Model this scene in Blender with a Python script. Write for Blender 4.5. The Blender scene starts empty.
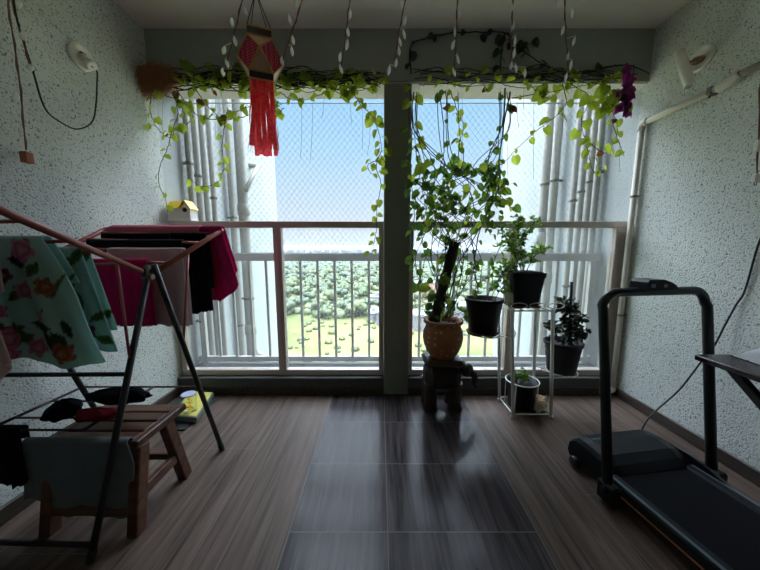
import bpy, math, random
from mathutils import Vector, Matrix
random.seed(7)
scene = bpy.context.scene
col = scene.collection
PI = math.pi
H = 1.1                      # eye height
F = 285.0                    # focal length in pixels of the 760 px wide frame
TP = 37.0 / 285.0
CP = 1 / math.sqrt(1 + TP * TP); SP = TP * CP

def ray(u, v):
    x = (u - 380) / F; y = (285 - v) / F
    return Vector((x, CP + y * SP, -SP + y * CP))
def PY(u, v, Y):
    r = ray(u, v); t = Y / r.y
    return Vector((r.x * t, Y, H + r.z * t))
def PX(u, v, X):
    r = ray(u, v); t = X / r.x
    return Vector((X, r.y * t, H + r.z * t))
def PZ(u, v, Z):
    r = ray(u, v); t = (Z - H) / r.z
    return Vector((r.x * t, r.y * t, Z))

XL, XR, YB, ZC = -1.52, 1.77, 2.03, 2.5      # room: side walls, parapet line, ceiling
YO = 2.24                                     # outer face of beam and pillar
ZB = PY(400, 82, YB).z                        # underside of the beam

# ---------------------------------------------------------------- mesh builder
class MB:
    def __init__(s): s.v = []; s.f = []; s.sm = []; s.c = None
    def add(s, vs, fs, smooth=False):
        b = len(s.v); s.v += [Vector(p) for p in vs]
        for f in fs: s.f.append(tuple(i + b for i in f)); s.sm.append(smooth)
    def box(s, a, b, bev=0.0):
        x0, y0, z0 = a; x1, y1, z1 = b
        if x0 > x1: x0, x1 = x1, x0
        if y0 > y1: y0, y1 = y1, y0
        if z0 > z1: z0, z1 = z1, z0
        m = min(x1 - x0, y1 - y0, z1 - z0)
        e = min(bev, m * .45)
        if e <= 0:
            vs = [(x0,y0,z0),(x1,y0,z0),(x1,y1,z0),(x0,y1,z0),(x0,y0,z1),(x1,y0,z1),(x1,y1,z1),(x0,y1,z1)]
            s.add(vs, [(3,2,1,0),(4,5,6,7),(0,1,5,4),(1,2,6,5),(2,3,7,6),(3,0,4,7)])
            return
        vs = []; idx = {}
        for i, sx in enumerate((x0, x1)):
            for j, sy in enumerate((y0, y1)):
                for k, sz in enumerate((z0, z1)):
                    dx = e if i == 0 else -e; dy = e if j == 0 else -e; dz = e if k == 0 else -e
                    idx[i,j,k] = len(vs)
                    vs += [(sx, sy + dy, sz + dz), (sx + dx, sy, sz + dz), (sx + dx, sy + dy, sz)]
        fs = []
        for i in (0, 1):
            q = [idx[i,0,0], idx[i,1,0], idx[i,1,1], idx[i,0,1]]; fs.append(q if i else q[::-1])
            q = [idx[0,i,0]+1, idx[1,i,0]+1, idx[1,i,1]+1, idx[0,i,1]+1]; fs.append(q[::-1] if i else q)
            q = [idx[0,0,i]+2, idx[1,0,i]+2, idx[1,1,i]+2, idx[0,1,i]+2]; fs.append(q if i else q[::-1])
        for i in (0, 1):
            for j in (0, 1):
                fs.append([idx[i,j,0], idx[i,j,1], idx[i,j,1]+1, idx[i,j,0]+1])
                fs.append([idx[i,0,j], idx[i,1,j], idx[i,1,j]+2, idx[i,0,j]+2])
                fs.append([idx[0,i,j]+1, idx[1,i,j]+1, idx[1,i,j]+2, idx[0,i,j]+2])
        for i in (0, 1):
            for j in (0, 1):
                for k in (0, 1): fs.append([idx[i,j,k], idx[i,j,k]+1, idx[i,j,k]+2])
        s.add(vs, fs)
    def obox(s, c, ax, ay, az, bev=0):
        """box centred on c with half-extent vectors ax, ay, az"""
        t = MB(); lx, ly, lz = ax.length, ay.length, az.length
        t.box((-lx,-ly,-lz), (lx,ly,lz), bev)
        nx, ny, nz = ax.normalized(), ay.normalized(), az.normalized()
        s.add([Vector(c) + nx * p.x + ny * p.y + nz * p.z for p in t.v], t.f)
    def bar(s, a, b, w, d, up=(0,0,1), bev=0.004):
        a = Vector(a); b = Vector(b); z = (b - a); L = z.length; z.normalize()
        u = Vector(up); x = u.cross(z)
        if x.length < 1e-4: x = Vector((1,0,0)).cross(z)
        x.normalize(); y = z.cross(x)
        s.obox((a + b) / 2, x * w / 2, y * d / 2, z * L / 2, bev)
    def tube(s, pts, r, n=8, caps=True, close=False, smooth=True):
        pts = [Vector(p) for p in pts]
        m = len(pts)
        rs = r if isinstance(r, (list, tuple)) else [r] * m
        T = []
        for i in range(m):
            if close: d = pts[(i+1) % m] - pts[i-1]
            elif i == 0: d = pts[1] - pts[0]
            elif i == m - 1: d = pts[-1] - pts[-2]
            else: d = (pts[i+1] - pts[i]).normalized() + (pts[i] - pts[i-1]).normalized()
            if d.length < 1e-9: d = Vector((0,0,1))
            T.append(d.normalized())
        x = T[0].orthogonal().normalized()
        vs = []; fs = []
        for i in range(m):
            x = (x - T[i] * x.dot(T[i]))
            x = x.normalized() if x.length > 1e-6 else T[i].orthogonal().normalized()
            y = T[i].cross(x)
            for k in range(n):
                a = 2 * PI * k / n
                vs.append(pts[i] + (x * math.cos(a) + y * math.sin(a)) * rs[i])
        for i in range(m if close else m - 1):
            j = (i + 1) % m
            for k in range(n):
                k2 = (k + 1) % n
                fs.append((i*n+k, i*n+k2, j*n+k2, j*n+k))
        s.add(vs, fs, smooth)
        if caps and not close:
            b = len(s.v) - len(vs)
            s.f.append(tuple(b + k for k in range(n))[::-1]); s.sm.append(False)
            s.f.append(tuple(b + (m-1)*n + k for k in range(n))); s.sm.append(False)
    def lathe(s, prof, c=(0,0,0), n=32, smooth=True, axis=None, sx=1, sy=1):
        """prof: (radius, height) pairs; axis: direction of height"""
        c = Vector(c)
        if axis is None: X, Y, Z = Vector((1,0,0)), Vector((0,1,0)), Vector((0,0,1))
        else:
            Z = Vector(axis).normalized(); X = Z.orthogonal().normalized(); Y = Z.cross(X)
        vs = []; fs = []
        for r, h in prof:
            for k in range(n):
                a = 2 * PI * k / n
                vs.append(c + X * r * sx * math.cos(a) + Y * r * sy * math.sin(a) + Z * h)
        for i in range(len(prof) - 1):
            for k in range(n):
                k2 = (k + 1) % n
                fs.append((i*n+k, i*n+k2, (i+1)*n+k2, (i+1)*n+k))
        s.add(vs, fs, smooth)
        b = len(s.v) - len(vs)
        if prof[0][0] > 1e-5: s.f.append(tuple(b + k for k in range(n))[::-1]); s.sm.append(False)
        if prof[-1][0] > 1e-5: s.f.append(tuple(b + (len(prof)-1)*n + k for k in range(n))); s.sm.append(False)
    def frustum(s, c, w0, d0, w1, d1, z0, z1, bev=0.01, n=4):
        """rounded-square tapered body (plant pot): outer shell"""
        def ring(w, d, z):
            out = []
            for sx, sy, a0 in ((1,1,0),(-1,1,PI/2),(-1,-1,PI),(1,-1,3*PI/2)):
                for k in range(n + 1):
                    a = a0 + PI/2 * k / n
                    out.append((c[0] + sx*(w/2-bev) + bev*math.cos(a), c[1] + sy*(d/2-bev) + bev*math.sin(a), z))
            return out
        a = ring(w0, d0, z0); b = ring(w1, d1, z1); m = len(a)
        s.add(a + b, [(k, (k+1) % m, m + (k+1) % m, m + k) for k in range(m)] + [tuple(range(m))[::-1], tuple(range(m, 2*m))])
    def ball(s, c, r, n=10, m=7, sc=(1,1,1), jit=0):
        prof = []
        c = Vector(c); vs = []; fs = []
        for i in range(m + 1):
            th = PI * i / m
            for k in range(n):
                a = 2*PI*k/n
                j = 1 + random.uniform(-jit, jit)
                vs.append(c + Vector((math.sin(th)*math.cos(a)*sc[0], math.sin(th)*math.sin(a)*sc[1], math.cos(th)*sc[2])) * r * j)
        for i in range(m):
            for k in range(n):
                fs.append((i*n+k, (i+1)*n+k, (i+1)*n+(k+1) % n, i*n+(k+1) % n))
        s.add(vs, fs, True)
    def leaf(s, base, d, nrm, L, W=None, heart=True, fold=.25):
        """one leaf: heart or lance outline, folded along the midrib and drooping at its tip"""
        W = W or L * .8
        d = Vector(d).normalized(); nrm = Vector(nrm)
        nrm = nrm - d * nrm.dot(d)
        nrm = nrm.normalized() if nrm.length > 1e-4 else d.orthogonal().normalized()
        x = d.cross(nrm)
        if heart: out = [(0.0,0.03),(.28,-.08),(.50,.12),(.53,.40),(.36,.74),(0,1.0)]
        else: out = [(0,0),(.22,.12),(.42,.35),(.40,.6),(.22,.85),(0,1.0)]
        mid = [(0, p[1]) for p in out]
        base = Vector(base)
        def pt(a, b):
            return base + d * (b * L) + x * (a * W) + nrm * (abs(a) * W * fold - L * .18 * b * b)
        vs = []; fs = []
        for sg in (1, -1):
            o = len(vs)
            vs += [pt(sg * a, b) for a, b in out] + [pt(0, max(0.02, b)) for a, b in out]
            n = len(out)
            for i in range(n - 1):
                q = [o+i, o+i+1, o+n+i+1, o+n+i]
                if i == n - 2: q = [o+i, o+i+1, o+n+i]
                if i == 0: q = [o+i, o+i+1, o+n+i+1]
                fs.append(q if sg > 0 else q[::-1])
        s.add(vs, fs, True)
    def build(s, name, m, parent=None, origin=None, label=None):
        me = bpy.data.meshes.new(name)
        if parent is not None: org = ORG[parent.name]
        elif origin is not None: org = Vector(origin)
        else:
            lo = [min(p[i] for p in s.v) for i in range(3)]; hi = [max(p[i] for p in s.v) for i in range(3)]
            org = Vector(((lo[0]+hi[0])/2, (lo[1]+hi[1])/2, lo[2]))
        me.from_pydata([tuple(p - org) for p in s.v], [], s.f)
        me.polygons.foreach_set('use_smooth', s.sm)
        if s.c:
            at = me.color_attributes.new('Col', 'FLOAT_COLOR', 'POINT')
            at.data.foreach_set('color', [q for c in s.c for q in (c[0], c[1], c[2], 1)])
        me.update()
        if m: me.materials.append(m)
        o = bpy.data.objects.new(name, me); col.objects.link(o)
        if parent is not None: o.parent = parent
        else: o.location = org
        ORG[o.name] = org
        if label: o['label'] = label
        return o
ORG = {}
def tag(o, label=None, cat=None, group=None, kind=None):
    if label: o['label'] = label
    if cat: o['category'] = cat
    if group: o['group'] = group
    if kind: o['kind'] = kind
    return o
def root(name, label, cat, loc, group=None):
    o = bpy.data.objects.new(name, None); o.empty_display_size = .1
    col.objects.link(o); o.location = loc; ORG[o.name] = Vector(loc)
    return tag(o, label, cat, group)
def rootS(name, loc):
    o = bpy.data.objects.new(name, None); o.empty_display_size = .1
    col.objects.link(o); o.location = loc; ORG[o.name] = Vector(loc); o['kind'] = 'structure'
    return o
def cr(pts, n=6):
    """Catmull-Rom through pts"""
    pts = [Vector(p) for p in pts]; out = []
    for i in range(len(pts) - 1):
        p0 = pts[max(0, i-1)]; p1 = pts[i]; p2 = pts[i+1]; p3 = pts[min(len(pts)-1, i+2)]
        for k in range(n):
            t = k / n
            out.append(.5 * (2*p1 + (p2-p0)*t + (2*p0-5*p1+4*p2-p3)*t*t + (3*p1-p0-3*p2+p3)*t*t*t))
    out.append(pts[-1]); return out

# ---------------------------------------------------------------- materials
def lin(r, g, b):
    f = lambda c: (c/255/12.92) if c/255 <= .04045 else ((c/255+.055)/1.055)**2.4
    return (f(r), f(g), f(b), 1)
def nodes(name):
    m = bpy.data.materials.new(name); m.use_nodes = True
    nt = m.node_tree; return m, nt, nt.nodes['Principled BSDF'], nt.nodes['Material Output']
def mixc(nt, fac, a, b):
    n = nt.nodes.new('ShaderNodeMix'); n.data_type = 'RGBA'
    for sock, val in ((n.inputs[0], fac), (n.inputs[6], a), (n.inputs[7], b)):
        if hasattr(val, 'is_output'): nt.links.new(val, sock)
        else: sock.default_value = val
    return n.outputs[2]
def tex(nt, kind, scale, coord='Object', vec=None, **kw):
    n = nt.nodes.new(kind)
    if 'Scale' in n.inputs: n.inputs['Scale'].default_value = scale
    for k, v in kw.items():
        if k in n.inputs: n.inputs[k].default_value = v
        else: setattr(n, k, v)
    if vec is None:
        c = nt.nodes.new('ShaderNodeTexCoord'); vec = c.outputs[coord]
    nt.links.new(vec, n.inputs['Vector']); return n
def ramp(nt, src, p0, p1, c0=(0,0,0,1), c1=(1,1,1,1)):
    n = nt.nodes.new('ShaderNodeValToRGB')
    n.color_ramp.elements[0].position = p0; n.color_ramp.elements[1].position = p1
    n.color_ramp.elements[0].color = c0; n.color_ramp.elements[1].color = c1
    nt.links.new(src, n.inputs[0]); return n.outputs[0]
def bump(nt, bs, src, strength=.3, dist=.01):
    n = nt.nodes.new('ShaderNodeBump'); n.inputs['Strength'].default_value = strength; n.inputs['Distance'].default_value = dist
    nt.links.new(src, n.inputs['Height']); nt.links.new(n.outputs[0], bs.inputs['Normal'])
def simple(name, c, rough=.5, metal=0, var=.12, scale=30, bmp=0, spec=.5):
    """plain colour with a little procedural mottling"""
    m, nt, bs, out = nodes(name)
    c2 = tuple(min(1, x * (1 - var)) for x in c[:3]) + (1,); c1 = tuple(min(1, x * (1 + var)) for x in c[:3]) + (1,)
    n = tex(nt, 'ShaderNodeTexNoise', scale, Detail=3.0)
    nt.links.new(mixc(nt, n.outputs[0], c1, c2), bs.inputs['Base Color'])
    bs.inputs['Roughness'].default_value = rough; bs.inputs['Metallic'].default_value = metal
    bs.inputs['Specular IOR Level'].default_value = spec
    if bmp: bump(nt, bs, n.outputs[0], bmp, .004)
    return m
def cloth_mat(name, c, trans=.15, var=.12, attr=False):
    m, nt, bs, out = nodes(name)
    n = tex(nt, 'ShaderNodeTexNoise', 14, Detail=4.0)
    w = tex(nt, 'ShaderNodeTexNoise', 900, Detail=1.0)
    if attr:
        a = nt.nodes.new('ShaderNodeAttribute'); a.attribute_name = 'Col'; colr = a.outputs['Color']
        d = nt.nodes.new('ShaderNodeMix'); d.data_type = 'RGBA'; d.blend_type = 'MULTIPLY'; d.inputs[0].default_value = .08
        nt.links.new(colr, d.inputs[6]); nt.links.new(n.outputs[0], d.inputs[7]); colr = d.outputs[2]
    else:
        c2 = tuple(x * (1 - var) for x in c[:3]) + (1,); c1 = tuple(min(1, x * (1 + var)) for x in c[:3]) + (1,)
        colr = mixc(nt, n.outputs[0], c1, c2)
    nt.links.new(colr, bs.inputs['Base Color'])
    bs.inputs['Roughness'].default_value = .9; bs.inputs['Specular IOR Level'].default_value = .1
    bump(nt, bs, w.outputs[0], .25, .002)
    if trans:
        t = nt.nodes.new('ShaderNodeBsdfTranslucent'); nt.links.new(colr, t.inputs[0])
        x = nt.nodes.new('ShaderNodeMixShader'); x.inputs[0].default_value = trans
        nt.links.new(bs.outputs[0], x.inputs[1]); nt.links.new(t.outputs[0], x.inputs[2]); nt.links.new(x.outputs[0], out.inputs[0])
    return m
def leaf_mat(name, ca, cb, trans=.5, tcol=None, nsc=9):
    m, nt, bs, out = nodes(name)
    n = tex(nt, 'ShaderNodeTexNoise', nsc, Detail=3.0)
    c = mixc(nt, ramp(nt, n.outputs[0], .35, .65), ca, cb)
    nt.links.new(c, bs.inputs['Base Color']); bs.inputs['Roughness'].default_value = .45
    t = nt.nodes.new('ShaderNodeBsdfTranslucent')
    if tcol:
        nt.links.new(mixc(nt, ramp(nt, n.outputs[0], .35, .65), tcol, tuple(x*.6 for x in tcol[:3])+(1,)), t.inputs[0])
    else: nt.links.new(c, t.inputs[0])
    x = nt.nodes.new('ShaderNodeMixShader'); x.inputs[0].default_value = trans
    nt.links.new(bs.outputs[0], x.inputs[1]); nt.links.new(t.outputs[0], x.inputs[2]); nt.links.new(x.outputs[0], out.inputs[0])
    return m
def plaster(name, c, pit_shade=.55, sc=1.0, bs_=.5):
    """sprayed textured paint: dense nodules, shade of the pits put into the colour"""
    m, nt, bs, out = nodes(name)
    n = tex(nt, 'ShaderNodeTexNoise', 125*sc, Detail=3.0, Roughness=.55)
    n2 = tex(nt, 'ShaderNodeTexNoise', 3.0, Detail=2.0)
    big = mixc(nt, n2.outputs[0], tuple(x*1.1 for x in c[:3])+(1,), tuple(x*.9 for x in c[:3])+(1,))
    pit = ramp(nt, n.outputs[0], .33, .43, (1,1,1,1), (0,0,0,1))
    dark = tuple(x*(1-pit_shade) for x in c[:3])+(1,)  # shading of the bumps under grazing backlight, painted as dark specks
    nt.links.new(mixc(nt, pit, big, dark), bs.inputs['Base Color'])
    bs.inputs['Roughness'].default_value = .85; bs.inputs['Specular IOR Level'].default_value = .2
    bump(nt, bs, n.outputs[0], bs_, .012)
    return m
def glass_mat(name, tint=(1,1,1,1), refl=.06, haze=0.0):
    m, nt, bs, out = nodes(name); nt.nodes.remove(bs)
    t = nt.nodes.new('ShaderNodeBsdfTransparent'); t.inputs[0].default_value = tint
    g = nt.nodes.new('ShaderNodeBsdfGlossy'); g.inputs['Roughness'].default_value = .02
    f = nt.nodes.new('ShaderNodeFresnel'); f.inputs[0].default_value = 1.35
    x = nt.nodes.new('ShaderNodeMixShader'); bk = nt.nodes.new('ShaderNodeNewGeometry'); inv = nt.nodes.new('ShaderNodeMath'); inv.operation = 'SUBTRACT'; inv.inputs[0].default_value = 1
    nt.links.new(bk.outputs['Backfacing'], inv.inputs[1]); ml = nt.nodes.new('ShaderNodeMath'); ml.operation = 'MULTIPLY'
    nt.links.new(f.outputs[0], ml.inputs[0]); nt.links.new(inv.outputs[0], ml.inputs[1]); nt.links.new(ml.outputs[0], x.inputs[0])
    nt.links.new(t.outputs[0], x.inputs[1]); nt.links.new(g.outputs[0], x.inputs[2])
    last = x.outputs[0]
    if haze:                      # dusty film on the pane
        d = nt.nodes.new('ShaderNodeBsdfTranslucent'); d.inputs[0].default_value = (.9,.93,.95,1)
        n = tex(nt, 'ShaderNodeTexNoise', 5, Detail=6.0)
        mm = nt.nodes.new('ShaderNodeMath'); mm.operation = 'MULTIPLY'; mm.inputs[1].default_value = haze * 2
        nt.links.new(n.outputs[0], mm.inputs[0])
        y = nt.nodes.new('ShaderNodeMixShader'); nt.links.new(mm.outputs[0], y.inputs[0])
        nt.links.new(last, y.inputs[1]); nt.links.new(d.outputs[0], y.inputs[2]); last = y.outputs[0]
    nt.links.new(last, out.inputs[0]); return m
def wood(name, c1, c2, sc=(3, 40, 40), rough=.5, spec=.4):
    m, nt, bs, out = nodes(name)
    c = nt.nodes.new('ShaderNodeTexCoord'); mp = nt.nodes.new('ShaderNodeMapping'); mp.inputs['Scale'].default_value = sc
    nt.links.new(c.outputs['Object'], mp.inputs[0])
    n = tex(nt, 'ShaderNodeTexNoise', 1, vec=mp.outputs[0], Detail=5.0, Distortion=.6)
    nt.links.new(mixc(nt, ramp(nt, n.outputs[0], .3, .7), c1, c2), bs.inputs['Base Color'])
    bs.inputs['Roughness'].default_value = rough; bs.inputs['Specular IOR Level'].default_value = spec
    bump(nt, bs, n.outputs[0], .15, .003)
    return m
def floor_mat():
    """wood-look tiles: boards at both sides, a band of glossier tiles up the middle"""
    m, nt, bs, out = nodes('wood_look_tiles')
    geo = nt.nodes.new('ShaderNodeNewGeometry'); sep = nt.nodes.new('ShaderNodeSeparateXYZ'); nt.links.new(geo.outputs['Position'], sep.inputs[0])
    def M(op, a, b=None, c=None):
        n = nt.nodes.new('ShaderNodeMath'); n.operation = op
        for i, q in enumerate((a, b, c)):
            if q is None: continue
            if hasattr(q, 'is_output'): nt.links.new(q, n.inputs[i])
            else: n.inputs[i].default_value = q
        return n.outputs[0]
    X, Y = sep.outputs[0], sep.outputs[1]
    inb = M('MULTIPLY', M('GREATER_THAN', X, -.355), M('LESS_THAN', X, .612))
    # index of board for colour variation
    bw = .32
    bi = M('FLOOR', M('DIVIDE', M('ADD', X, .035 + 10*bw), bw))
    row = M('FLOOR', M('DIVIDE', M('SUBTRACT', Y, .98 - 5*.3545), .3545))
    rid = M('ADD', M('MULTIPLY', bi, 7.31), M('MULTIPLY', M('MULTIPLY', row, inb), 3.77))
    comb = nt.nodes.new('ShaderNodeCombineXYZ')
    nt.links.new(M('MULTIPLY', X, 26), comb.inputs[0]); nt.links.new(M('MULTIPLY', Y, 1.3), comb.inputs[1]); nt.links.new(rid, comb.inputs[2])
    n1 = tex(nt, 'ShaderNodeTexNoise', 1, vec=comb.outputs[0], Detail=6.0, Roughness=.65, Distortion=.8)
    comb2 = nt.nodes.new('ShaderNodeCombineXYZ')
    nt.links.new(M('MULTIPLY', X, 120), comb2.inputs[0]); nt.links.new(M('MULTIPLY', Y, 4), comb2.inputs[1]); nt.links.new(rid, comb2.inputs[2])
    n2 = tex(nt, 'ShaderNodeTexNoise', 1, vec=comb2.outputs[0], Detail=3.0)
    f = M('ADD', M('MULTIPLY', n1.outputs[0], .75), M('MULTIPLY', n2.outputs[0], .25))
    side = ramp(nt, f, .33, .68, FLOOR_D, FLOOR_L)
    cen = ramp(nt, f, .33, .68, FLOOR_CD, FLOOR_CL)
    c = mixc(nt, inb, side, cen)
    # joints
    def line(v, at, w): return M('LESS_THAN', M('ABSOLUTE', M('SUBTRACT', v, at)), w)
    j = line(X, -.355, .003)
    for a in (-1.31, -.99, -.67, .03, .612, .93, 1.25, 1.57): j = M('MAXIMUM', j, line(X, a, .0018))
    fy = M('ABSOLUTE', M('SUBTRACT', M('FRACT', M('DIVIDE', M('SUBTRACT', Y, .98 - 5*.3545 + .17725), .3545)), .5))
    jy = M('MULTIPLY', M('LESS_THAN', fy, .006), inb)
    fy2 = M('ABSOLUTE', M('SUBTRACT', M('FRACT', M('DIVIDE', M('SUBTRACT', M('SUBTRACT', Y, M('MULTIPLY', bi, .55)), -9), 1.2)), .5))
    jy2 = M('MULTIPLY', M('LESS_THAN', fy2, .0012), M('SUBTRACT', 1, inb))
    j = M('MAXIMUM', M('MAXIMUM', j, jy), jy2)
    c = mixc(nt, j, c, lin(104, 100, 96))
    nt.links.new(c, bs.inputs['Base Color'])
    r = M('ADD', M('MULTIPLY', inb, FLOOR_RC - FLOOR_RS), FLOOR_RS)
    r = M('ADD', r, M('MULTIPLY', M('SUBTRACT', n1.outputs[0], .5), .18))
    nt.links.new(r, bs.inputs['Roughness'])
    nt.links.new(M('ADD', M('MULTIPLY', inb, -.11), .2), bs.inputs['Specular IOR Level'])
    hgt = M('SUBTRACT', M('MULTIPLY', f, .25), M('MULTIPLY', j, 1.0))
    bump(nt, bs, hgt, .12, .004)
    return m
# ---------------------------------------------------------------- tunables
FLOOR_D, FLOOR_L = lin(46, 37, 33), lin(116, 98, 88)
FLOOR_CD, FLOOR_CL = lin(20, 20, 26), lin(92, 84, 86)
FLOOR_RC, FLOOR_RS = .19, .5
M_ = {}
M_['wall'] = plaster('grey_sprayed_plaster', lin(214, 218, 214), .82)
M_['outwall'] = plaster('pale_outer_plaster', lin(190, 196, 198), .18, .7, .4)
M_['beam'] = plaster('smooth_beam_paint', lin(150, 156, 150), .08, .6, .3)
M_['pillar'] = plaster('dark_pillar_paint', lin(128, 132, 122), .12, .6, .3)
M_['soffit'] = plaster('rough_cement_soffit', lin(214, 212, 206), .3, .6, .6)
M_['ceiling'] = simple('ceiling_paint', lin(240, 230, 220), .9, var=.04, scale=4, bmp=.05)
M_['floor'] = floor_mat()
M_['skirt'] = wood('skirting_tile', lin(44, 38, 34), lin(78, 66, 58), (40, 3, 60), .45)
M_['curb'] = simple('curb_paint', lin(78, 80, 78), .8, var=.1, scale=12, bmp=.1)
M_['frame'] = simple('bronze_aluminium', lin(196, 182, 174), .4, .3, var=.06, scale=20)
M_['rail'] = simple('grey_railing_paint', lin(186, 184, 180), .5, .1, var=.06, scale=20)
M_['pipe'] = simple('cream_plastic_pipe', lin(214, 208, 196), .5, var=.08, scale=6)
M_['outpipe'] = simple('weathered_white_pipe', lin(158, 156, 148), .6, var=.15, scale=5)
M_['steel'] = simple('dull_clamp_metal', lin(120, 118, 112), .4, .7)
M_['glass'] = glass_mat('railing_glass', (.97, .985, .98, 1), haze=.03)
M_['net'] = simple('nylon_net', lin(168, 172, 172), .6)

# ---------------------------------------------------------------- room shell
YK = -1.3                                     # wall behind the viewer
def S(name, mb, m, **k):
    o = mb.build(name, m); o['kind'] = 'structure'; return o
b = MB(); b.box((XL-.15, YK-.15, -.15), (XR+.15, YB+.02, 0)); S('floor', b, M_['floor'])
b = MB(); b.box((XL-.15, YK-.15, ZC), (XR+.15, YO, ZC+.18)); S('ceiling', b, M_['ceiling'])
b = MB(); b.box((XL-.15, YK, 0), (XL, YB+.05, ZC)); S('wall_left', b, M_['wall'])
b = MB(); b.box((XR, YK, 0), (XR+.15, YB+.05, ZC)); S('wall_right', b, M_['wall'])
b = MB(); b.box((XL-.15, YK-.15, 0), (XR+.15, YK, ZC)); S('wall_back', b, M_['ceiling'])
# beam over the opening, its underside rough cement
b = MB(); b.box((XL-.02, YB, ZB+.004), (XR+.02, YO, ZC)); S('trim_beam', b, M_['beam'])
b = MB(); b.box((XL-.02, YB+.012, ZB-.004), (XR+.02, YO, ZB+.004)); S('trim_soffit', b, M_['soffit'])
PX0, PX1 = PY(384, 240, YB).x, PY(410, 240, YB).x
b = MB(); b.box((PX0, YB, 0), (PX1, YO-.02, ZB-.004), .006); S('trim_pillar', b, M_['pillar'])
ZK = PY(300, 378, YB).z                        # curb height
b = MB()
b.box((XL-.02, YB, 0), (PX0, YO+.1, ZK), .004); b.box((PX1, YB, 0), (XR+.02, YO+.1, ZK), .004)
b.box((PX0, YO-.02, 0), (PX1, YO+.1, ZK), .004)
S('trim_curb', b, M_['curb'])
b = MB(); b.box((XR-.014, YK, 0), (XR, YB, .072), .003); S('baseboard_right', b, M_['skirt'])
b = MB(); b.box((XL, YK, 0), (XL+.014, YB, .072), .003); S('baseboard_left', b, M_['skirt'])
b = MB(); b.box((XL+.014, YB-.012, 0), (PX0, YB, .06), .003); b.box((PX1, YB-.012, 0), (XR-.014, YB, .06), .003)
S('baseboard_front', b, M_['skirt'])

# glazed lower frames standing on the curb
YF = 2.10
def glazing(name, x0, x1, xm, stile_l, stile_r):
    r = rootS(name, ((x0+x1)/2, YF, ZK))
    zt0, zt1 = PY(300, 228, YF).z, PY(300, 221.5, YF).z
    d = .028
    f = MB(); f.box((x0, YF-d, zt0), (x1, YF+d, zt1), .004); f.build('top_rail', M_['frame'], r)
    f = MB(); f.box((x0, YF-d, ZK), (x1, YF+d, ZK+.045), .004); f.build('bottom_rail', M_['frame'], r)
    f = MB(); f.box((x0, YF-d, ZK+.045), (x0+stile_l, YF+d, zt0), .003); f.build('stile', M_['frame'], r)
    f = MB(); f.box((x1-stile_r, YF-d, ZK+.045), (x1, YF+d, zt0), .003); f.build('stile', M_['frame'], r)
    f = MB(); f.box((xm-.029, YF-d, ZK+.045), (xm+.029, YF+d, zt0), .003); f.box((xm-.006, YF-d-.006, ZK+.05), (xm+.006, YF-d+.002, zt0), .002)
    f.build('mullion', M_['frame'], r)
    for a, c in ((x0+stile_l, xm-.029), (xm+.029, x1-stile_r)):
        g = MB(); g.box((a, YF-.003, ZK+.045), (c, YF+.003, zt0)); g.build('pane', M_['glass'], r)
    return r
glazing('window_1', XL+.01, PX0-.002, PY(281, 300, YF).x, .04, .035)
glazing('window_2', PX1+.002, XR-.005, PY(510, 300, YF).x, .03, .07)

# outer metal railing, one run behind pillar and frames
YR = 2.30
zr1 = PY(300, 253.5, YR).z; zr0 = PY(300, 261, YR).z; zq1 = PY(300, 356, YR).z; zq0 = PY(300, 361, YR).z
r = root('metal_railing', 'grey metal balcony railing of upright bars outside the glazed frames', 'railing', (.12, YR, ZK))
b = MB(); b.box((XL+.004, YR-.02, zr0), (XR-.004, YR+.02, zr1), .004); b.build('top_rail', M_['rail'], r)
b = MB(); b.box((XL+.004, YR-.014, zq0), (XR-.004, YR+.014, zq1), .003); b.build('bottom_rail', M_['rail'], r)
xb = PY(301.5, 300, YR).x; stp = (PY(369, 300, YR).x - xb) / 4
k0 = int((XL - xb) / stp); k1 = int((XR - xb) / stp)
for k in range(k0, k1 + 1):
    x = xb + k * stp
    if x < XL+.03 or x > XR-.03: continue
    b = MB(); b.box((x-.0095, YR-.0095, zq1), (x+.0095, YR+.0095, zr0), .002); b.build('baluster', M_['rail'], r)
for x in (XL+.06, .12, XR-.06):
    b = MB(); b.box((x-.018, YR-.018, ZK), (x+.018, YR+.018, zr0), .002); b.build('post', M_['rail'], r)

# ---------------------------------------------------------------- outside: flank walls with their pipes, building mass, land
YE = 4.32
b = MB(); b.box((XL-1.2, YB+.05, -8), (XL-.004, YE, 9)); S('wall_outer_left', b, M_['outwall'])
b = MB(); b.box((XR+.004, YB+.05, -8), (XR+1.2, YE, 9)); S('wall_outer_right', b, M_['outwall'])
b = MB(); b.box((-9, -12, 2.75), (9, 2.2, 26)); S('wall_upper_storeys', b, M_['outwall'])

def vpipe(x, y, rad, label, group, z0=-6, z1=7, clamps=(.5, 1.7), coupl=()):
    rt = root('drain_pipe', label, 'pipe', (x, y, z0), group)
    t = MB(); t.tube([(x, y, z0), (x, y, z1)], rad, 14); t.build('pipe_run', M_['outpipe'], rt)
    sx = -1 if x < 0 else 1
    wx = XL if x < 0 else XR
    for z in clamps:
        t = MB(); t.lathe([(rad+.003, z-.012), (rad+.006, z-.008), (rad+.006, z+.008), (rad+.003, z+.012)], (x, y, 0), 14)
        t.box((x, y-.01, z-.01), (wx + sx*.002, y+.01, z+.01)); t.build('clamp', M_['steel'], rt)
    for z in coupl:
        t = MB(); t.lathe([(rad+.001, z-.06), (rad+.008, z-.055), (rad+.008, z+.055), (rad+.001, z+.06)], (x, y, 0), 16); t.build('coupling', M_['outpipe'], rt)
LL = ('leftmost', 'second', 'third', 'rightmost')
ys = [PX(u, 200, XL+.045).y for u in (192.5, 200, 207, 214)]
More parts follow.
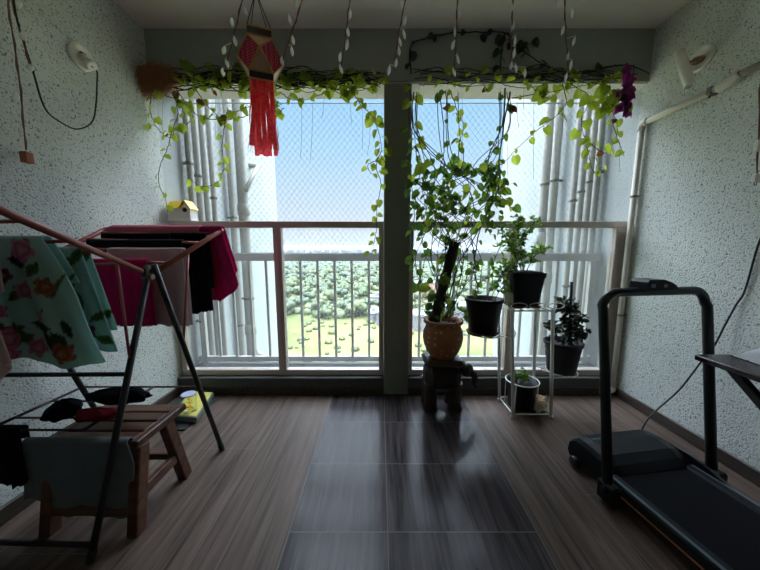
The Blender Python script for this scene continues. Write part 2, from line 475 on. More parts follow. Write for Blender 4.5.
for i, y in enumerate(ys):
    vpipe(XL+.045, y, .0225, ['thin pipe on the pale outside wall behind the birdhouse, nearest the balcony of the four', 'thin outside pipe behind the birdhouse, second of four from the balcony',
          'thin outside pipe behind the birdhouse, third of four from the balcony', 'thin outside pipe behind the birdhouse, outermost of the close four'][i], 'thin pipes on the outside wall by the birdhouse', clamps=(.5+.1*i, 1.75-.07*i))
vpipe(XL+.05, PX(232, 200, XL+.05).y, .03, 'slim pipe beside the thick drain pipe left of the view', 'pipe pair beyond the clothes rack', clamps=(.3, 1.4))
vpipe(XL+.075, PX(243, 200, XL+.075).y, .052, 'thick white drain pipe on the outside wall behind the red lantern', 'pipe pair beyond the clothes rack', clamps=(.55,), coupl=(1.5, .2))
ys = [PX(u, 200, XR-.045).y for u in (595, 588, 580.5, 573)]
for i, y in enumerate(ys):
    vpipe(XR-.045, y, .0225, ['thin outside pipe behind the purple flowers, nearest the balcony of the four', 'thin outside pipe behind the purple flowers, second of four from the balcony',
          'thin outside pipe behind the purple flowers, third of four from the balcony', 'thin outside pipe behind the purple flowers, outermost of the close four'][i], 'thin pipes on the outside wall by the purple flowers', clamps=(.45+.1*i, 1.7-.06*i))
vpipe(XR-.07, PX(553, 200, XR-.07).y, .036, 'white drain pipe above the leafy pot, nearer the balcony of two', 'pipe pair behind the plant stand', clamps=(1.75,), coupl=(.8,))
vpipe(XR-.07, PX(544, 200, XR-.07).y, .04, 'white drain pipe above the leafy pot, farther out of two', 'pipe pair behind the plant stand', clamps=(1.75,), coupl=(1.2,))
# small angled bracket pipe on the left flank wall
p0 = PX(247, 165, XL+.02); p1 = PX(241, 190, XL+.06)
t = MB(); c0 = PX(250, 166, XL+.0); c1 = PX(240, 190, XL+.09)
t.tube([c0 + Vector((-.004, 0, 0)), c0 + Vector((.12, 0, 0))], .022, 10); t.tube([c0 + Vector((.1, 0, .01)), c1 + Vector((.06, 0, 0))], .024, 10)
t.lathe([(.035, 0), (.035, .012)], c0 + Vector((-.002, 0, 0)), 16, axis=(1, 0, 0))
o = t.build('spout_pipe', M_['outpipe']); tag(o, 'short angled white spout jutting from the outside wall beside the red tassels', 'pipe')
# low elbow at the foot of the left flank wall
c0 = PX(252, 356, XL+.01); t = MB()
t.tube(cr([c0 + Vector((-.015, .1, -.02)), c0 + Vector((.06, .05, 0)), c0 + Vector((.10, 0, -.06)), c0 + Vector((.10, -.02, -.5))], 5), .04, 12)
o = t.build('drain_elbow', M_['outpipe']); tag(o, 'white drain elbow low on the outside wall seen between the railing bars', 'pipe')
# ledge pipe behind the right frame
c0 = PX(556, 250, XR-.03); 

# safety net: knotted diamond mesh from beam to railing
ny = 2.285; zt = ZB - .01; zb = zr1 + .004
x0, x1 = XL + .01, XR - .01
dw = .044; dh = .054
t = MB(); n_r = .0010
def seg(a, c):
    t.tube([a, c], n_r, 4, caps=False)
def clipdiag(xa, sgn):
    # line x = xa + sgn * (z - zb) * dw / dh clipped to [x0, x1]
    k = sgn * dw / dh
    pts = []
    za, zc = zb, zt
    xs, xe = xa, xa + k * (zt - zb)
    lo, hi = 0.0, 1.0
    d = xe - xs
    for bound, side in ((x0, 1), (x1, -1)):
        ga = (xs - bound) * side; gb = (xe - bound) * side
        if ga < 0 and gb < 0: return None
        if ga < 0: lo = max(lo, ga / (ga - gb))
        elif gb < 0: hi = min(hi, ga / (ga - gb))
    if lo >= hi: return None
    return [(xs + d * q, ny, zb + (zt - zb) * q) for q in (lo, hi)]
span = (zt - zb) * dw / dh
i = 0
while x0 - span + i * dw < x1:
    for xa, sg in ((x0 - span + i * dw, 1), (x0 + i * dw, -1)):
        q = clipdiag(xa, sg)
        if q: seg(*q)
    i += 1
i = 0
while x0 + i*dw < x1 + span:
    if x0 + i*dw > x1:
        q = clipdiag(x0 + i*dw, -1)
        if q: seg(*q)
    i += 1
t.tube([(x0, ny, zt), (x1, ny, zt)], .004, 6); t.tube([(x0, ny, zb), (x1, ny, zb)], .003, 6)
o = t.build('safety_net', M_['net']); tag(o, 'white diamond-mesh safety net stretched across the open balcony above the railing', 'net')

# land far below
GZ = -42.0
def terrain_mat():
    m, nt, bs, out = nodes('parkland_ground')
    n = tex(nt, 'ShaderNodeTexNoise', .012, Detail=6.0); n2 = tex(nt, 'ShaderNodeTexNoise', .15, Detail=5.0)
    c = mixc(nt, ramp(nt, n.outputs[0], .42, .56), lin(108, 104, 70), lin(76, 84, 50))
    c = mixc(nt, ramp(nt, n2.outputs[0], .5, .75), c, lin(106, 96, 70))
    geo = nt.nodes.new('ShaderNodeNewGeometry'); sep = nt.nodes.new('ShaderNodeSeparateXYZ'); nt.links.new(geo.outputs['Position'], sep.inputs[0])
    v = tex(nt, 'ShaderNodeTexVoronoi', .02)
    city = mixc(nt, ramp(nt, v.outputs['Distance'], .2, .7), lin(74, 78, 84), lin(48, 58, 52))
    mr = nt.nodes.new('ShaderNodeMapRange'); mr.inputs[1].default_value = 500; mr.inputs[2].default_value = 900
    nt.links.new(sep.outputs[1], mr.inputs[0])
    nt.links.new(mixc(nt, mr.outputs[0], c, city), bs.inputs['Base Color']); bs.inputs['Roughness'].default_value = 1; bs.inputs['Specular IOR Level'].default_value = 0
    return m
b = MB()
b.add([(-9000, 5, GZ), (9000, 5, GZ), (9000, 15000, GZ), (-9000, 15000, GZ)], [(0, 1, 2, 3)])
b.box((-9000, 5, GZ-20), (9000, 6, GZ-.1))
land = S('terrain', b, terrain_mat())
# low hills on the skyline
b = MB(); n = 60; vs = []; 
for i in range(n + 1):
    x = -9000 + 18000 * i / n
    h = 90 + 70 * math.sin(i * .9) + 50 * math.sin(i * 2.3 + 1)
    vs += [(x, 11000, GZ-5), (x, 12500, GZ + max(10, h)), (x, 14000, GZ-5)]
fs = []
for i in range(n):
    for k in (0, 1): fs.append((i*3+k, (i+1)*3+k, (i+1)*3+k+1, i*3+k+1))
b.add(vs, fs, True); S('hills', b, simple('far_hills', lin(84, 96, 104), 1, var=.1, scale=.002))
tree_m = [leaf_mat('tree_crown_green', lin(80, 94, 50), lin(38, 54, 28), .2, nsc=.6), leaf_mat('tree_crown_dark', lin(66, 82, 48), lin(34, 50, 30), .2, nsc=.6), leaf_mat('tree_crown_pale', lin(92, 100, 50), lin(46, 60, 28), .2, nsc=.6)]
def crown(mb, c, R, n=6):
    mb.tube([(c[0], c[1], c[2]), (c[0], c[1], c[2] + R*.9)], [R*.09, R*.06], 5)
    for k in range(n):
        a = 2*PI*k/n + random.random()
        rr = R * (random.uniform(.2, .8) if k else 0)
        mb.ball((c[0] + rr*math.cos(a), c[1] + rr*math.sin(a), c[2] + R*(1.45 - .6*rr/R) + R*random.uniform(-.2, .1)), R*random.uniform(.28, .5), 8, 6, jit=.2)
protos = []
for k in range(5):
    b = MB(); crown(b, (0, 0, 0), 7.5, 16); me_o = b.build('tree', tree_m[(0, 1, 0, 2, 1)[k]], origin=(0, 0, 0)); protos.append(me_o)
spots = []
tries = 0
while len(spots) < 295 and tries < 40000:
    tries += 1
    Y = 172 + 400 * random.random() ** .9
    X = Y * random.uniform(-.39, .47)
    if X > .10 * Y and random.random() < .6: continue
    if X > -.02*Y and X < .05*Y: continue
    if all((X-a)**2 + (Y-c)**2 > 16.5**2 for a, c in spots): spots.append((X, Y))
for i, (X, Y) in enumerate(spots):
    o = protos[i] if i < 5 else protos[i % 5].copy()
    if i >= 5: col.objects.link(o)
    s_ = random.uniform(.65, 1.05)
    o.location = (X, Y, GZ); o.scale = (s_, s_, s_*random.uniform(.8, 1.1)); o.rotation_euler = (0, 0, random.random()*6)
    tag(o, 'round leafy tree in the parkland far below the balcony', 'tree', 'parkland trees below')
b = MB()
for i in range(2600):
    Y = 590 + 900 * random.random() ** 1.3; X = Y * random.uniform(-.42, .5)
    if Y > 850 and random.random() < .5: continue
    R = random.uniform(3, 7)
    b.ball((X, Y, GZ + R*.9), R, 7, 5, jit=.18, sc=(1.2, 1.2, .9))
sh = MB()
for i in range(1500):
    Y = 168 + 430 * random.random() ** .85; X = Y * random.uniform(-.4, .48)
    R = random.uniform(1.5, 3.6)
    sh.ball((X, Y, GZ + R*.5), R, 7, 5, jit=.2, sc=(1.3, 1.3, .9))
for i in range(120):
    Y = random.uniform(95, 168); X = Y * random.uniform(-.4, .48); R = random.uniform(.5, 1.5)
    sh.ball((X, Y, GZ + R*.4), R, 7, 5, jit=.2, sc=(1.3, 1.3, .9))
o = sh.build('shrubs', tree_m[2], land); o['kind'] = 'stuff'
o = b.build('tree_canopy', tree_m[1]); tag(o, 'merged far treetops stretching away towards the city', 'treetops', kind='stuff')
# town
bm_ = [simple('house_white', lin(100, 101, 105), .9, var=.06, scale=.1), simple('house_pink', lin(160, 122, 106), .9, var=.06, scale=.1), simple('house_grey', lin(112, 116, 122), .9, var=.1, scale=.1)]
b = MB()
for i in range(900):
    Y = 1300 + 5500 * random.random() ** 1.5; X = Y * random.uniform(-.45, .55)
    w = random.uniform(8, 26); d = random.uniform(8, 20); h = random.choice((6, 9, 9, 12, 15, 20, 30)) * random.uniform(.8, 1.2)
    b.box((X-w/2, Y-d/2, GZ), (X+w/2, Y+d/2, GZ+h))
o = b.build('distant_city', bm_[0]); tag(o, 'pale blur of city buildings along the horizon', 'city', kind='stuff')
def house(X, Y, w, d, h, m, label):
    rt = root('distant_house', label, 'building', (X, Y, GZ))
    t = MB(); t.box((X-w/2, Y-d/2, GZ), (X+w/2, Y+d/2, GZ+h)); t.build('walls', m, rt)
    t = MB(); t.box((X-w/2-.5, Y-d/2-.5, GZ+h), (X+w/2+.5, Y+d/2+.5, GZ+h+.8)); t.box((X-2, Y-2, GZ+h+.8), (X+2, Y+2, GZ+h+3)); t.build('roof', bm_[2], rt)
    t = MB()
    nw = int(w/5)
    for k in range(nw):
        for z in range(int(h/4)):
            xx = X - w/2 + (k+.5)*w/nw
            t.box((xx-.9, Y-d/2-.1, GZ+1+z*4), (xx+.9, Y-d/2+.1, GZ+2.6+z*4))
    if nw: t.build('windows', M_['steel'], rt)
house(-1.5, 205, 11, 10, 8, bm_[1], 'small pinkish house among trees left of the pillar')
house(3, 160, 10, 9, 7, bm_[0], 'white low house just left of the pillar beyond the field')
house(-3.0, 172, 7, 12, 4, bm_[2], 'long grey shed at the field edge left of the pillar')
house(26, 150, 16, 12, 8, bm_[0], 'white house beyond the terracotta pot')
house(44, 165, 18, 12, 10, bm_[2], 'grey house seen under the square pot on the side shelf')
house(40, 240, 20, 14, 14, bm_[1], 'pinkish block behind the moss pole')
# ---------------------------------------------------------------- clothes rack at the left wall
M_['rtube'] = simple('rose_bronze_tube', lin(150, 84, 80), .35, .45, var=.05)
M_['black'] = simple('black_paint', lin(22, 22, 24), .45, var=.1)
M_['wire'] = simple('dark_wire', lin(44, 34, 34), .4, .4)
M_['maroon'] = cloth_mat('maroon_towelling', lin(184, 24, 92), .15)
M_['wine'] = cloth_mat('wine_blouse_cotton', lin(194, 48, 116), .3)
M_['mauve'] = cloth_mat('mauve_cotton', lin(200, 112, 134), .3)
M_['white_cl'] = cloth_mat('pale_pink_cotton', lin(208, 186, 190), .3)
M_['black_cl'] = cloth_mat('black_cotton', lin(20, 20, 26), .0)
M_['denim'] = cloth_mat('grey_blue_denim', lin(108, 116, 122), .05, .2)
M_['red_cl'] = cloth_mat('dark_red_cotton', lin(104, 18, 34), .0)
M_['pinkwhite'] = cloth_mat('pinkish_white_voile', lin(226, 200, 200), .35)
M_['cream'] = cloth_mat('cream_printed_patch', lin(190, 160, 110), 0)

AR = Vector((-.93, 1.15, .99)); AL = Vector((-1.475, 1.13, .99))          # hinge ends
BR = PY(222, 230, 1.62); BL = Vector((-1.488, 1.57, BR.z))
WA = Vector((-.985, .74, 1.205)); WAL = Vector((-1.488, .72, 1.205))
rk = root('clothes_rack', 'folding clothes rack with rose tube wings raised in a V on black legs', 'clothes rack', (-1.2, 1.15, 0))
def lerp(a, b, t): return a + (b - a) * t
def on(p0, p1, yy): return lerp(p0, p1, (yy - p0.y) / (p1.y - p0.y))
t = MB(); t.tube([AR] + cr([lerp(AR, BR, .9), BR, lerp(BR, BL, .06)], 4) + cr([lerp(BR, BL, .93), BL, lerp(BL, AL, .12)], 4) + [AL], .011, 10); t.build('far_wing_frame', M_['rtube'], rk)
t = MB(); t.tube([AR] + cr([lerp(AR, WA, .9), WA, lerp(WA, WAL, .06)], 4) + cr([lerp(WA, WAL, .93), WAL, lerp(WAL, AL, .12)], 4) + [AL], .011, 10); t.build('near_wing_frame', M_['rtube'], rk)
def wing_rod(yy, near):
    a, b = (on(AR, WA, yy), on(AL, WAL, yy)) if near else (on(AR, BR, yy), on(AL, BL, yy))
    t = MB(); t.tube([a, b], .0055, 8); t.build('rod', M_['rtube'], rk); return a, b
RA1 = wing_rod(.90, True); RA2 = wing_rod(.965, True); wing_rod(1.05, True); RA0 = wing_rod(.80, True)
RB1 = wing_rod(1.25, False); RB2 = wing_rod(1.36, False); RB3 = wing_rod(1.455, False); RB4 = wing_rod(1.535, False)
RB5 = (BR, BL)
legs = []
for (a, foot) in ((AR, Vector((-1.02, .872, .01))), (AR + Vector((.012, .012, 0)), Vector((-.868, 1.435, .01))), (AL, Vector((-1.47, .885, .01))), (AL, Vector((-1.43, 1.435, .01)))):
    t = MB(); top = a + Vector((0, 0, .03)) - (foot - a).normalized() * .015
    t.tube([top, foot], .0115, 10); lg = t.build('leg', M_['black'], rk); legs.append((top, foot))
    t = MB(); t.tube([lerp(foot, top, .03), foot - (top - foot).normalized() * .008], .0145, 10); t.build('foot_cap', M_['black'], lg)
for a in (AR, AL):
    t = MB(); t.tube(cr([a + Vector((0, -.03, -.005)), a + Vector((0, -.02, .028)), a + Vector((0, .02, .03)), a + Vector((0, .05, -.01))], 4), .012, 10); t.build('hinge_bracket', M_['black'], rk)
    t = MB(); t.tube([a + Vector((-.02, -.012, -.005)), a + Vector((.02, -.012, -.005))], .011, 10); t.build('hinge_pin', M_['steel'], rk)
for z in (.62, .055):
    f = (legs[0][0].z - z) / (legs[0][0].z - legs[0][1].z)
    t = MB(); t.tube([lerp(*legs[0], f), lerp(*legs[2], f)], .009, 8); t.build('crossbar', M_['black'], rk)
f = (legs[1][0].z - .2) / legs[1][0].z
for wing, lg, s0, z in ((WA, legs[0], .3, .66), (BR, legs[1], .45, .66)):
    fz = (lg[0].z - z) / (lg[0].z - lg[1].z)
    t = MB(); t.tube([lerp(AR, wing, s0), lerp(*lg, fz)], .005, 8); t.build('strut', M_['rtube'], rk)
# lower tray of thin rods
ZT = .425
ya = lerp(*legs[0], (legs[0][0].z - ZT) / legs[0][0].z); yb_ = lerp(*legs[1], (legs[1][0].z - ZT) / legs[1][0].z)
t = MB(); t.tube([(-1.468, ya.y, ZT), (-1.455, yb_.y, ZT)], .006, 8); t.build('tray_rail', M_['wire'], rk)
t = MB(); t.tube([(-1.11, ya.y, ZT), (-1.11, yb_.y, ZT)], .006, 8); t.build('tray_rail', M_['wire'], rk)
for y in (ya.y, 1.065, 1.19, yb_.y):
    t = MB(); t.tube([(-1.465, y, ZT), (yb_.x if y > 1.3 else -1.108, y, ZT)], .0045, 8); t.build('tray_rod', M_['wire'], rk)

# hanging cloths: a sheet folded over a rod, front and back falls with soft pleats
def hang(name, mat, label, cat, x0, x1, y, z, front, back=None, amp=.012, freq=5, nx=40, nz=26, thick=.004, edge=None, group=None, colfn=None, xr=None, gap=.012, seed=0, hem=None, build=True):
    """front/back: how far each fall reaches down; xr(x-fraction, depth) shifts x; hem(fraction) scales the fall"""
    rnd = random.Random(seed + 11)
    ph = [rnd.uniform(0, 6.3) for _ in range(4)]
    back = front * .8 if back is None else back
    b = MB(); vs = []; cols = []
    tot = front + back + PI * gap
    rows = nz * 2
    for j in range(rows + 1):
        for i in range(nx + 1):
            u = i / nx
            fr = front * (hem(u) if hem else 1); bk = back * (hem(u) if hem else 1)
            s = -fr + (fr + bk) * j / rows if False else None
            q = j / rows * 2 - 1            # -1 hem of front fall, 0 ridge, 1 hem of back fall
            if q < -.06: d = (-q - .06) / .94 * fr; yy = y - gap; zz = z - d
            elif q > .06: d = (q - .06) / .94 * bk; yy = y + gap; zz = z - d
            else:
                a = q / .06 * PI / 2; d = 0; yy = y + math.sin(a) * gap; zz = z + math.cos(a) * gap * .8
            k = min(1, d / .18)
            w = amp * k * (math.sin(u * freq * 2 * PI + ph[0] + d * 3) + .5 * math.sin(u * freq * 4.3 * PI + ph[1] - d * 5)) + amp * .3 * math.sin(u * 40 + ph[2]) * k
            xx = x0 + (x1 - x0) * u
            if xr: xx += xr(u, d)
            zz += .004 * math.sin(u * 23 + ph[3]) * k
            vs.append((xx, yy + (w - amp*.2 if q < 0 else w * .8 + amp * .2), zz))
            if colfn: cols.append(colfn(xx, zz, q))
    fs = [(j*(nx+1)+i, j*(nx+1)+i+1, (j+1)*(nx+1)+i+1, (j+1)*(nx+1)+i) for j in range(rows) for i in range(nx)]
    b.add(vs, fs, True)
    if colfn: b.c = cols
    if not build: return b
    o = b.build(name, mat)
    md = o.modifiers.new('thickness', 'SOLIDIFY'); md.thickness = thick; md.offset = 0
    tag(o, label, cat, group); return o

# floral print painted as petals and leaves in the cloth's own plane
TEAL = Vector(lin(176, 214, 208)[:3]); ROSE = Vector(lin(206, 146, 164)[:3]); DROSE = Vector(lin(150, 82, 112)[:3]); RUST = Vector(lin(184, 122, 84)[:3]); DRUST = Vector(lin(120, 74, 58)[:3])
OLIVE = Vector(lin(98, 120, 70)[:3]); DGRN = Vector(lin(66, 92, 74)[:3]); CREAM = Vector(lin(214, 196, 170)[:3])
def floral(flowers, leaves):
    def fn(x, z, q):
        c = TEAL.copy()
        for (lx, lz, a, L, w, cc) in leaves:
            dx, dz = x - lx, z - lz
            p = dx*math.cos(a) + dz*math.sin(a); s = -dx*math.sin(a) + dz*math.cos(a)
            if 0 < p < L:
                wd = w * math.sin(PI * p / L)
                if abs(s) < wd: c = cc if abs(s) > wd*.18 else cc * .6
        for (fx, fz, R, ca, cb) in flowers:
            dx, dz = x - fx, z - fz; r = math.hypot(dx, dz)
            if r < R * 1.2:
                a = math.atan2(dz, dx)
                edge = R * (.86 + .14 * math.cos(5 * a + fx * 90))
                if r < edge:
                    k = .5 + .5 * math.cos(r / R * 13 + 1.3 * math.sin(3 * a + fz * 50))
                    c = ca.lerp(cb, k * .8)
                    if r < R * .18: c = CREAM.lerp(cb, .4)
        return c
    return fn
fy = RA1[0].y; fz = RA1[0].z
def W(u, v, Y): p = PY(u, v, Y); return p.x, p.z
rnd = random.Random(4)
fl = []; lv = []
for (u, v, R, a_, b_) in ((28, 250, .042, ROSE, DROSE), (52, 286, .034, RUST, DRUST), (28, 290, .032, ROSE, DROSE), (46, 314, .026, CREAM, DROSE), (42, 346, .034, ROSE, DROSE), (70, 351, .038, RUST, DRUST), (8, 330, .03, DROSE, DGRN), (10, 275, .026, DROSE, DGRN), (4, 310, .03, ROSE, DROSE)):
    x, z = W(u, v, fy); fl.append((x, z, R, a_, b_))
for (u, v, a, L, w) in ((12, 258, -.3, .05, .014), (22, 268, .7, .05, .014), (34, 277, .9, .06, .017), (34, 322, -.2, .09, .017), (50, 326, -1.2, .09, .02), (56, 300, 1.0, .11, .008), (38, 330, .9, .10, .008), (14, 300, .6, .07, .014), (22, 340, .4, .06, .013), (60, 330, -.9, .06, .014), (6, 350, .5, .08, .014), (66, 318, -1.2, .07, .013)):
    x, z = W(u, v, fy); lv.append((x, z, a, L, w, (OLIVE, DGRN)[rnd.random() < .35]))
for k in range(14):                                    # left of the frame and on the back fall
    x = -1.46 + .28 * rnd.random(); z = fz - .42 * rnd.random()
    fl.append((x, z, rnd.uniform(.025, .04), *((ROSE, DROSE) if rnd.random() < .6 else (RUST, DRUST)))); lv.append((x + .03, z + .03, rnd.uniform(-2, 2), .08, .016, OLIVE))
x0c = W(48, 242, fy)[0]
zb_ = W(40, 366, fy)[1]
M_['floral'] = cloth_mat('floral_print_cotton', (1, 1, 1, 1), .42, attr=True)
fall = fz - zb_
hang('floral_sheet', M_['floral'], 'teal floral bedsheet with pink and rust roses, hung nearest on the rack', 'bedsheet', -1.475, x0c, fy, fz + .006, fall, fall * .35, .008, 3, nx=110, nz=70, colfn=floral(fl, lv),
     xr=lambda u, d: max(0, u - .35) / .65 * min(d / fall, 1) * .155 + .01 * math.sin(d * 14) * u, seed=3, hem=lambda u: 1.0 - .10 * max(0, u - .45) + .05 * math.sin(u * 9))
fy2 = RA2[0].y; fz2 = RA2[0].z
fl = []; lv = []
for (u, v, R, a_, b_) in ((57, 267, .032, RUST, DRUST), (74, 262, .02, OLIVE, DGRN), (98, 349, .024, ROSE, DROSE), (73, 285, .026, OLIVE, DGRN), (92, 330, .03, DROSE, DGRN), (84, 318, .02, RUST, DRUST)):
    x, z = W(u, v, fy2); fl.append((x, z, R, a_, b_))
for (u, v, a, L, w) in ((74, 264, .8, .08, .016), (70, 300, 1.2, .11, .012), (88, 310, 1.8, .08, .014), (94, 320, .5, .07, .014), (98, 335, -.4, .08, .014), (80, 335, .7, .07, .013), (62, 285, 1.3, .08, .013)):
    x, z = W(u, v, fy2); lv.append((x, z, a, L, w, (OLIVE, DGRN)[rnd.random() < .4]))
xa, xb_ = W(30, 250, fy2)[0], W(85, 252, fy2)[0]
fall2 = fz2 - W(100, 352, fy2)[1]
hang('floral_pillowcase', M_['floral'], 'smaller teal floral piece behind the floral bedsheet, next to the maroon towel', 'pillowcase', xa, xb_, fy2, fz2 + .006, fall2, fall2 * .8, .007, 2, nx=70, nz=60, colfn=floral(fl, lv),
     xr=lambda u, d: u * min(d / fall2, 1) * .085, seed=5)
def hung(name, mat, label, cat, rod, u0, u1, vb, amp=.01, freq=3, back=.8, Yr=None, **k):
    y = rod[0].y; z = on(AR, BR, y).z if rod[0].y > 1.15 else on(AR, WA, y).z
    a = PY(u0, 270, y).x; c = PY(u1, 270, y).x
    f = z - PY((u0 + u1) / 2, vb, y).z
    return hang(name, mat, label, cat, max(a, -1.47), c, y, z + .006, f, f * back, amp, freq, **k)
hung('maroon_towel', M_['maroon'], 'plain maroon towel hung near the hinge of the rack', 'towel', RB1, 88, 149, 326, .006, 2, 1.02, seed=9, thick=.007, xr=lambda u, d: .02 * (1-u) * d / .27)
hung('pale_sheet', M_['white_cl'], 'pale pinkish white cloth behind the maroon towel', 'cloth', RB2, 112, 186, 326, .007, 2, 1.0, seed=12)
# black trousers: waist over rod 3, two legs
def trousers(name, label, rod, ua, ub, vend, seed, gapu):
    y = rod[0].y; z = on(AR, BR, y).z + .006
    b = MB()
    for (u0, u1, vb, sd) in ((ua, gapu, vend[0], seed), (gapu - 2, ub, vend[1], seed + 1)):
        p0 = PY(u0, 280, y).x; p1 = PY(u1, 280, y).x
        f = z - PY(u0, vb, y).z
        q = hang(name, None, '', '', p0, p1, y, z, f, f * .7, .009, 1.3, nx=22, nz=26, seed=sd, build=False, gap=.014, xr=lambda u, d: (.5 - u) * -.02 * d, hem=lambda u: 1 - .05 * u)
        b.add(q.v, q.f, True)
    o = b.build(name, M_['black_cl']); md = o.modifiers.new('thickness', 'SOLIDIFY'); md.thickness = .006; md.offset = 0
    return tag(o, label, 'trousers')
trousers('black_trousers', 'black trousers hanging from the far wing beside the wine blouse', RB4, 176, 211, (316, 313), 21, 198)
hung('folded_black_garment', M_['black_cl'], 'black garment folded over the rod behind the pale sheet', 'clothing', RB3, 84, 186, 252, .003, 3, 1.0, seed=31)
hung('dark_shirt', M_['black_cl'], 'black garment laid over the far rods of the rack, left of the trousers', 'clothing', RB4, 100, 174, 254, .003, 3, 1.0, seed=33)
# wine blouse over the far edge of the wing
y = BR.y; z = BR.z + .008
xa, xb_ = PY(205, 260, y).x, PY(232, 260, y).x
f = z - PY(220, 300, y).z
hang('wine_blouse', M_['wine'], 'wine red blouse with a rounded hem hung over the far end of the rack', 'blouse', xa - .07, xb_ - .035, y - .004, z, f, f * .75, .011, 2.2, nx=44, nz=34, gap=.016, seed=41,
     xr=lambda u, d: u * d * .22 - (1 - u) * d * .1, hem=lambda u: .78 + .26 * math.sin(PI * min(1, u * .9 + .02)) - .06 * u)
hung('mauve_scarf', M_['mauve'], 'dusty mauve cloth folded flat along the far top edge of the rack', 'cloth', (lerp(BR, BL, .5),), 108, 206, 240, .001, 3, 1.0, seed=43, gap=.036)
# pinkish white voile at the frame's left edge
y = RA0[0].y
a = PY(-70, 350, y).x; c = PY(6, 300, y).x
zt_ = RA0[0].z + .006; f = zt_ - PY(8, 408, y).z
hang('voile_cloth', M_['pinkwhite'], 'pinkish white thin cloth hanging at the near end of the rack by the bedsheet', 'cloth', max(a, -1.46), c - .012, y, zt_, f, f * .5, .012, 3, nx=40, nz=40, seed=47, xr=lambda u, d: u * max(0, d - .25) * .16, hem=lambda u: .86 + .14 * math.sin(u * PI * 1.4))
# lower tray: denim, black cloth, dark red bundle
y = 1.0; z = .372
a = PY(27, 441, y).x; c = PY(131, 441, y).x
f = z - PY(80, 512, y).z
hang('denim_shorts', M_['denim'], 'grey blue denim shorts draped over the front edge of the stool', 'shorts', a, c - .004, y, z, f, f * .25, .006, 2, nx=60, nz=36, seed=51, thick=.005, gap=.012,
     xr=lambda u, d: -.02 * (1 - u) * d / .15 + .016 * math.sin(d * 18) * u, hem=lambda u: (.80 if u < .22 else 1.0) - .02 * math.sin(u * 6))
y = ya.y; z = ZT + .007
a = -1.44; c = PY(29, 441, y).x
hang('black_cloth', M_['black_cl'], 'black cloth hung low on the rack left of the denim shorts', 'cloth', a, c - .012, y, z, z - PY(12, 484, y).z, .05, .006, 2, nx=24, nz=24, seed=53, hem=lambda u: .9 + .1 * math.sin(PI * u))
def bundle(name, mat, label, c, sx, sy, sz, seed):
    rnd = random.Random(seed); b = MB(); n, m = 36, 18; vs = []; fs = []
    ph = [rnd.uniform(0, 6) for _ in range(6)]
    for i in range(m + 1):
        th = PI * i / m
        for k in range(n):
            a = 2 * PI * k / n
            r = 1 + .10 * math.sin(3*a + ph[0] + 2*th) + .07 * math.sin(7*a + ph[1] - 3*th) + .05 * math.sin(9*th + ph[2] + 2*a)
            zz = math.cos(th)
            vs.append((c[0] + sx * r * math.sin(th) * math.cos(a), c[1] + sy * r * math.sin(th) * math.sin(a), c[2] + sz * (max(zz, -.55) * (1 + .15 * math.sin(5*a + ph[3]))) + sz*.55))
    for i in range(m):
        for k in range(n): fs.append((i*n+k, (i+1)*n+k, (i+1)*n+(k+1) % n, i*n+(k+1) % n))
    b.add(vs, fs, True); o = b.build(name, mat); return tag(o, label, 'clothing')
p = PZ(66, 412, ZT + .03); bundle('black_bundle', M_['black_cl'], 'black garment heaped on the low tray of the rack behind the red one', (-1.155, 1.19, ZT + .004), .135, .045, .036, 3)
bundle('red_bundle', M_['red_cl'], 'dark red garment crumpled on the low tray of the rack above the denim shorts', (-1.13, 1.06, ZT + .004), .085, .036, .024, 5)
bundle('black_sleeve', M_['black_cl'], 'black garment lying left of the dark red one on the low tray', (-1.275, 1.075, ZT + .004), .05, .06, .04, 6)

# slatted wooden stool under the rack
M_['stool'] = wood('reddish_stool_wood', lin(66, 42, 31), lin(110, 74, 54), (4, 30, 30), .4)
st = root('wooden_stool', 'low slatted reddish wood stool under the clothes rack', 'stool', (-1.09, 1.1, 0))
X0s, X1s = -1.27, -.925; ZS = .366
for k in range(4):
    y0 = 1.005 + k * .0675
    t = MB(); t.box((X0s, y0, ZS - .02), (X1s - .03, y0 + .06, ZS), .004); t.build('slat', M_['stool'], st)
t = MB(); t.box((X1s - .03, 1.0, ZS - .03), (X1s, 1.275, ZS + .002), .004); t.build('end_board', M_['stool'], st)
t = MB(); t.box((X0s - .03, 1.0, ZS - .03), (X0s, 1.275, ZS + .002), .004); t.build('end_board', M_['stool'], st)
for x in (X0s - .012, X1s - .022):
    for (ya, yb2) in ((1.035, .975), (1.17, 1.255)):
        t = MB(); t.bar((x, ya, ZS - .03), (x, yb2, 0), .042, .05, (0, 1, 0), .004)
        # trim the splayed end flat on the floor
        for q in t.v: q.z = max(q.z, 0.0)
        t.build('leg', M_['stool'], st)
    t = MB(); t.bar((x, .995, .14), (x, 1.215, .14), .026, .045, (0, 0, 1), .003); t.build('side_rail', M_['stool'], st)
t = MB(); t.bar((X0s, 1.215, .15), (X1s - .03, 1.215, .15), .03, .045, (0, 1, 0), .003); t.build('stretcher', M_['stool'], st)
t = MB(); t.bar((X0s, .995, .09), (X1s - .03, .995, .09), .03, .045, (0, 1, 0), .003); t.build('stretcher', M_['stool'], st)

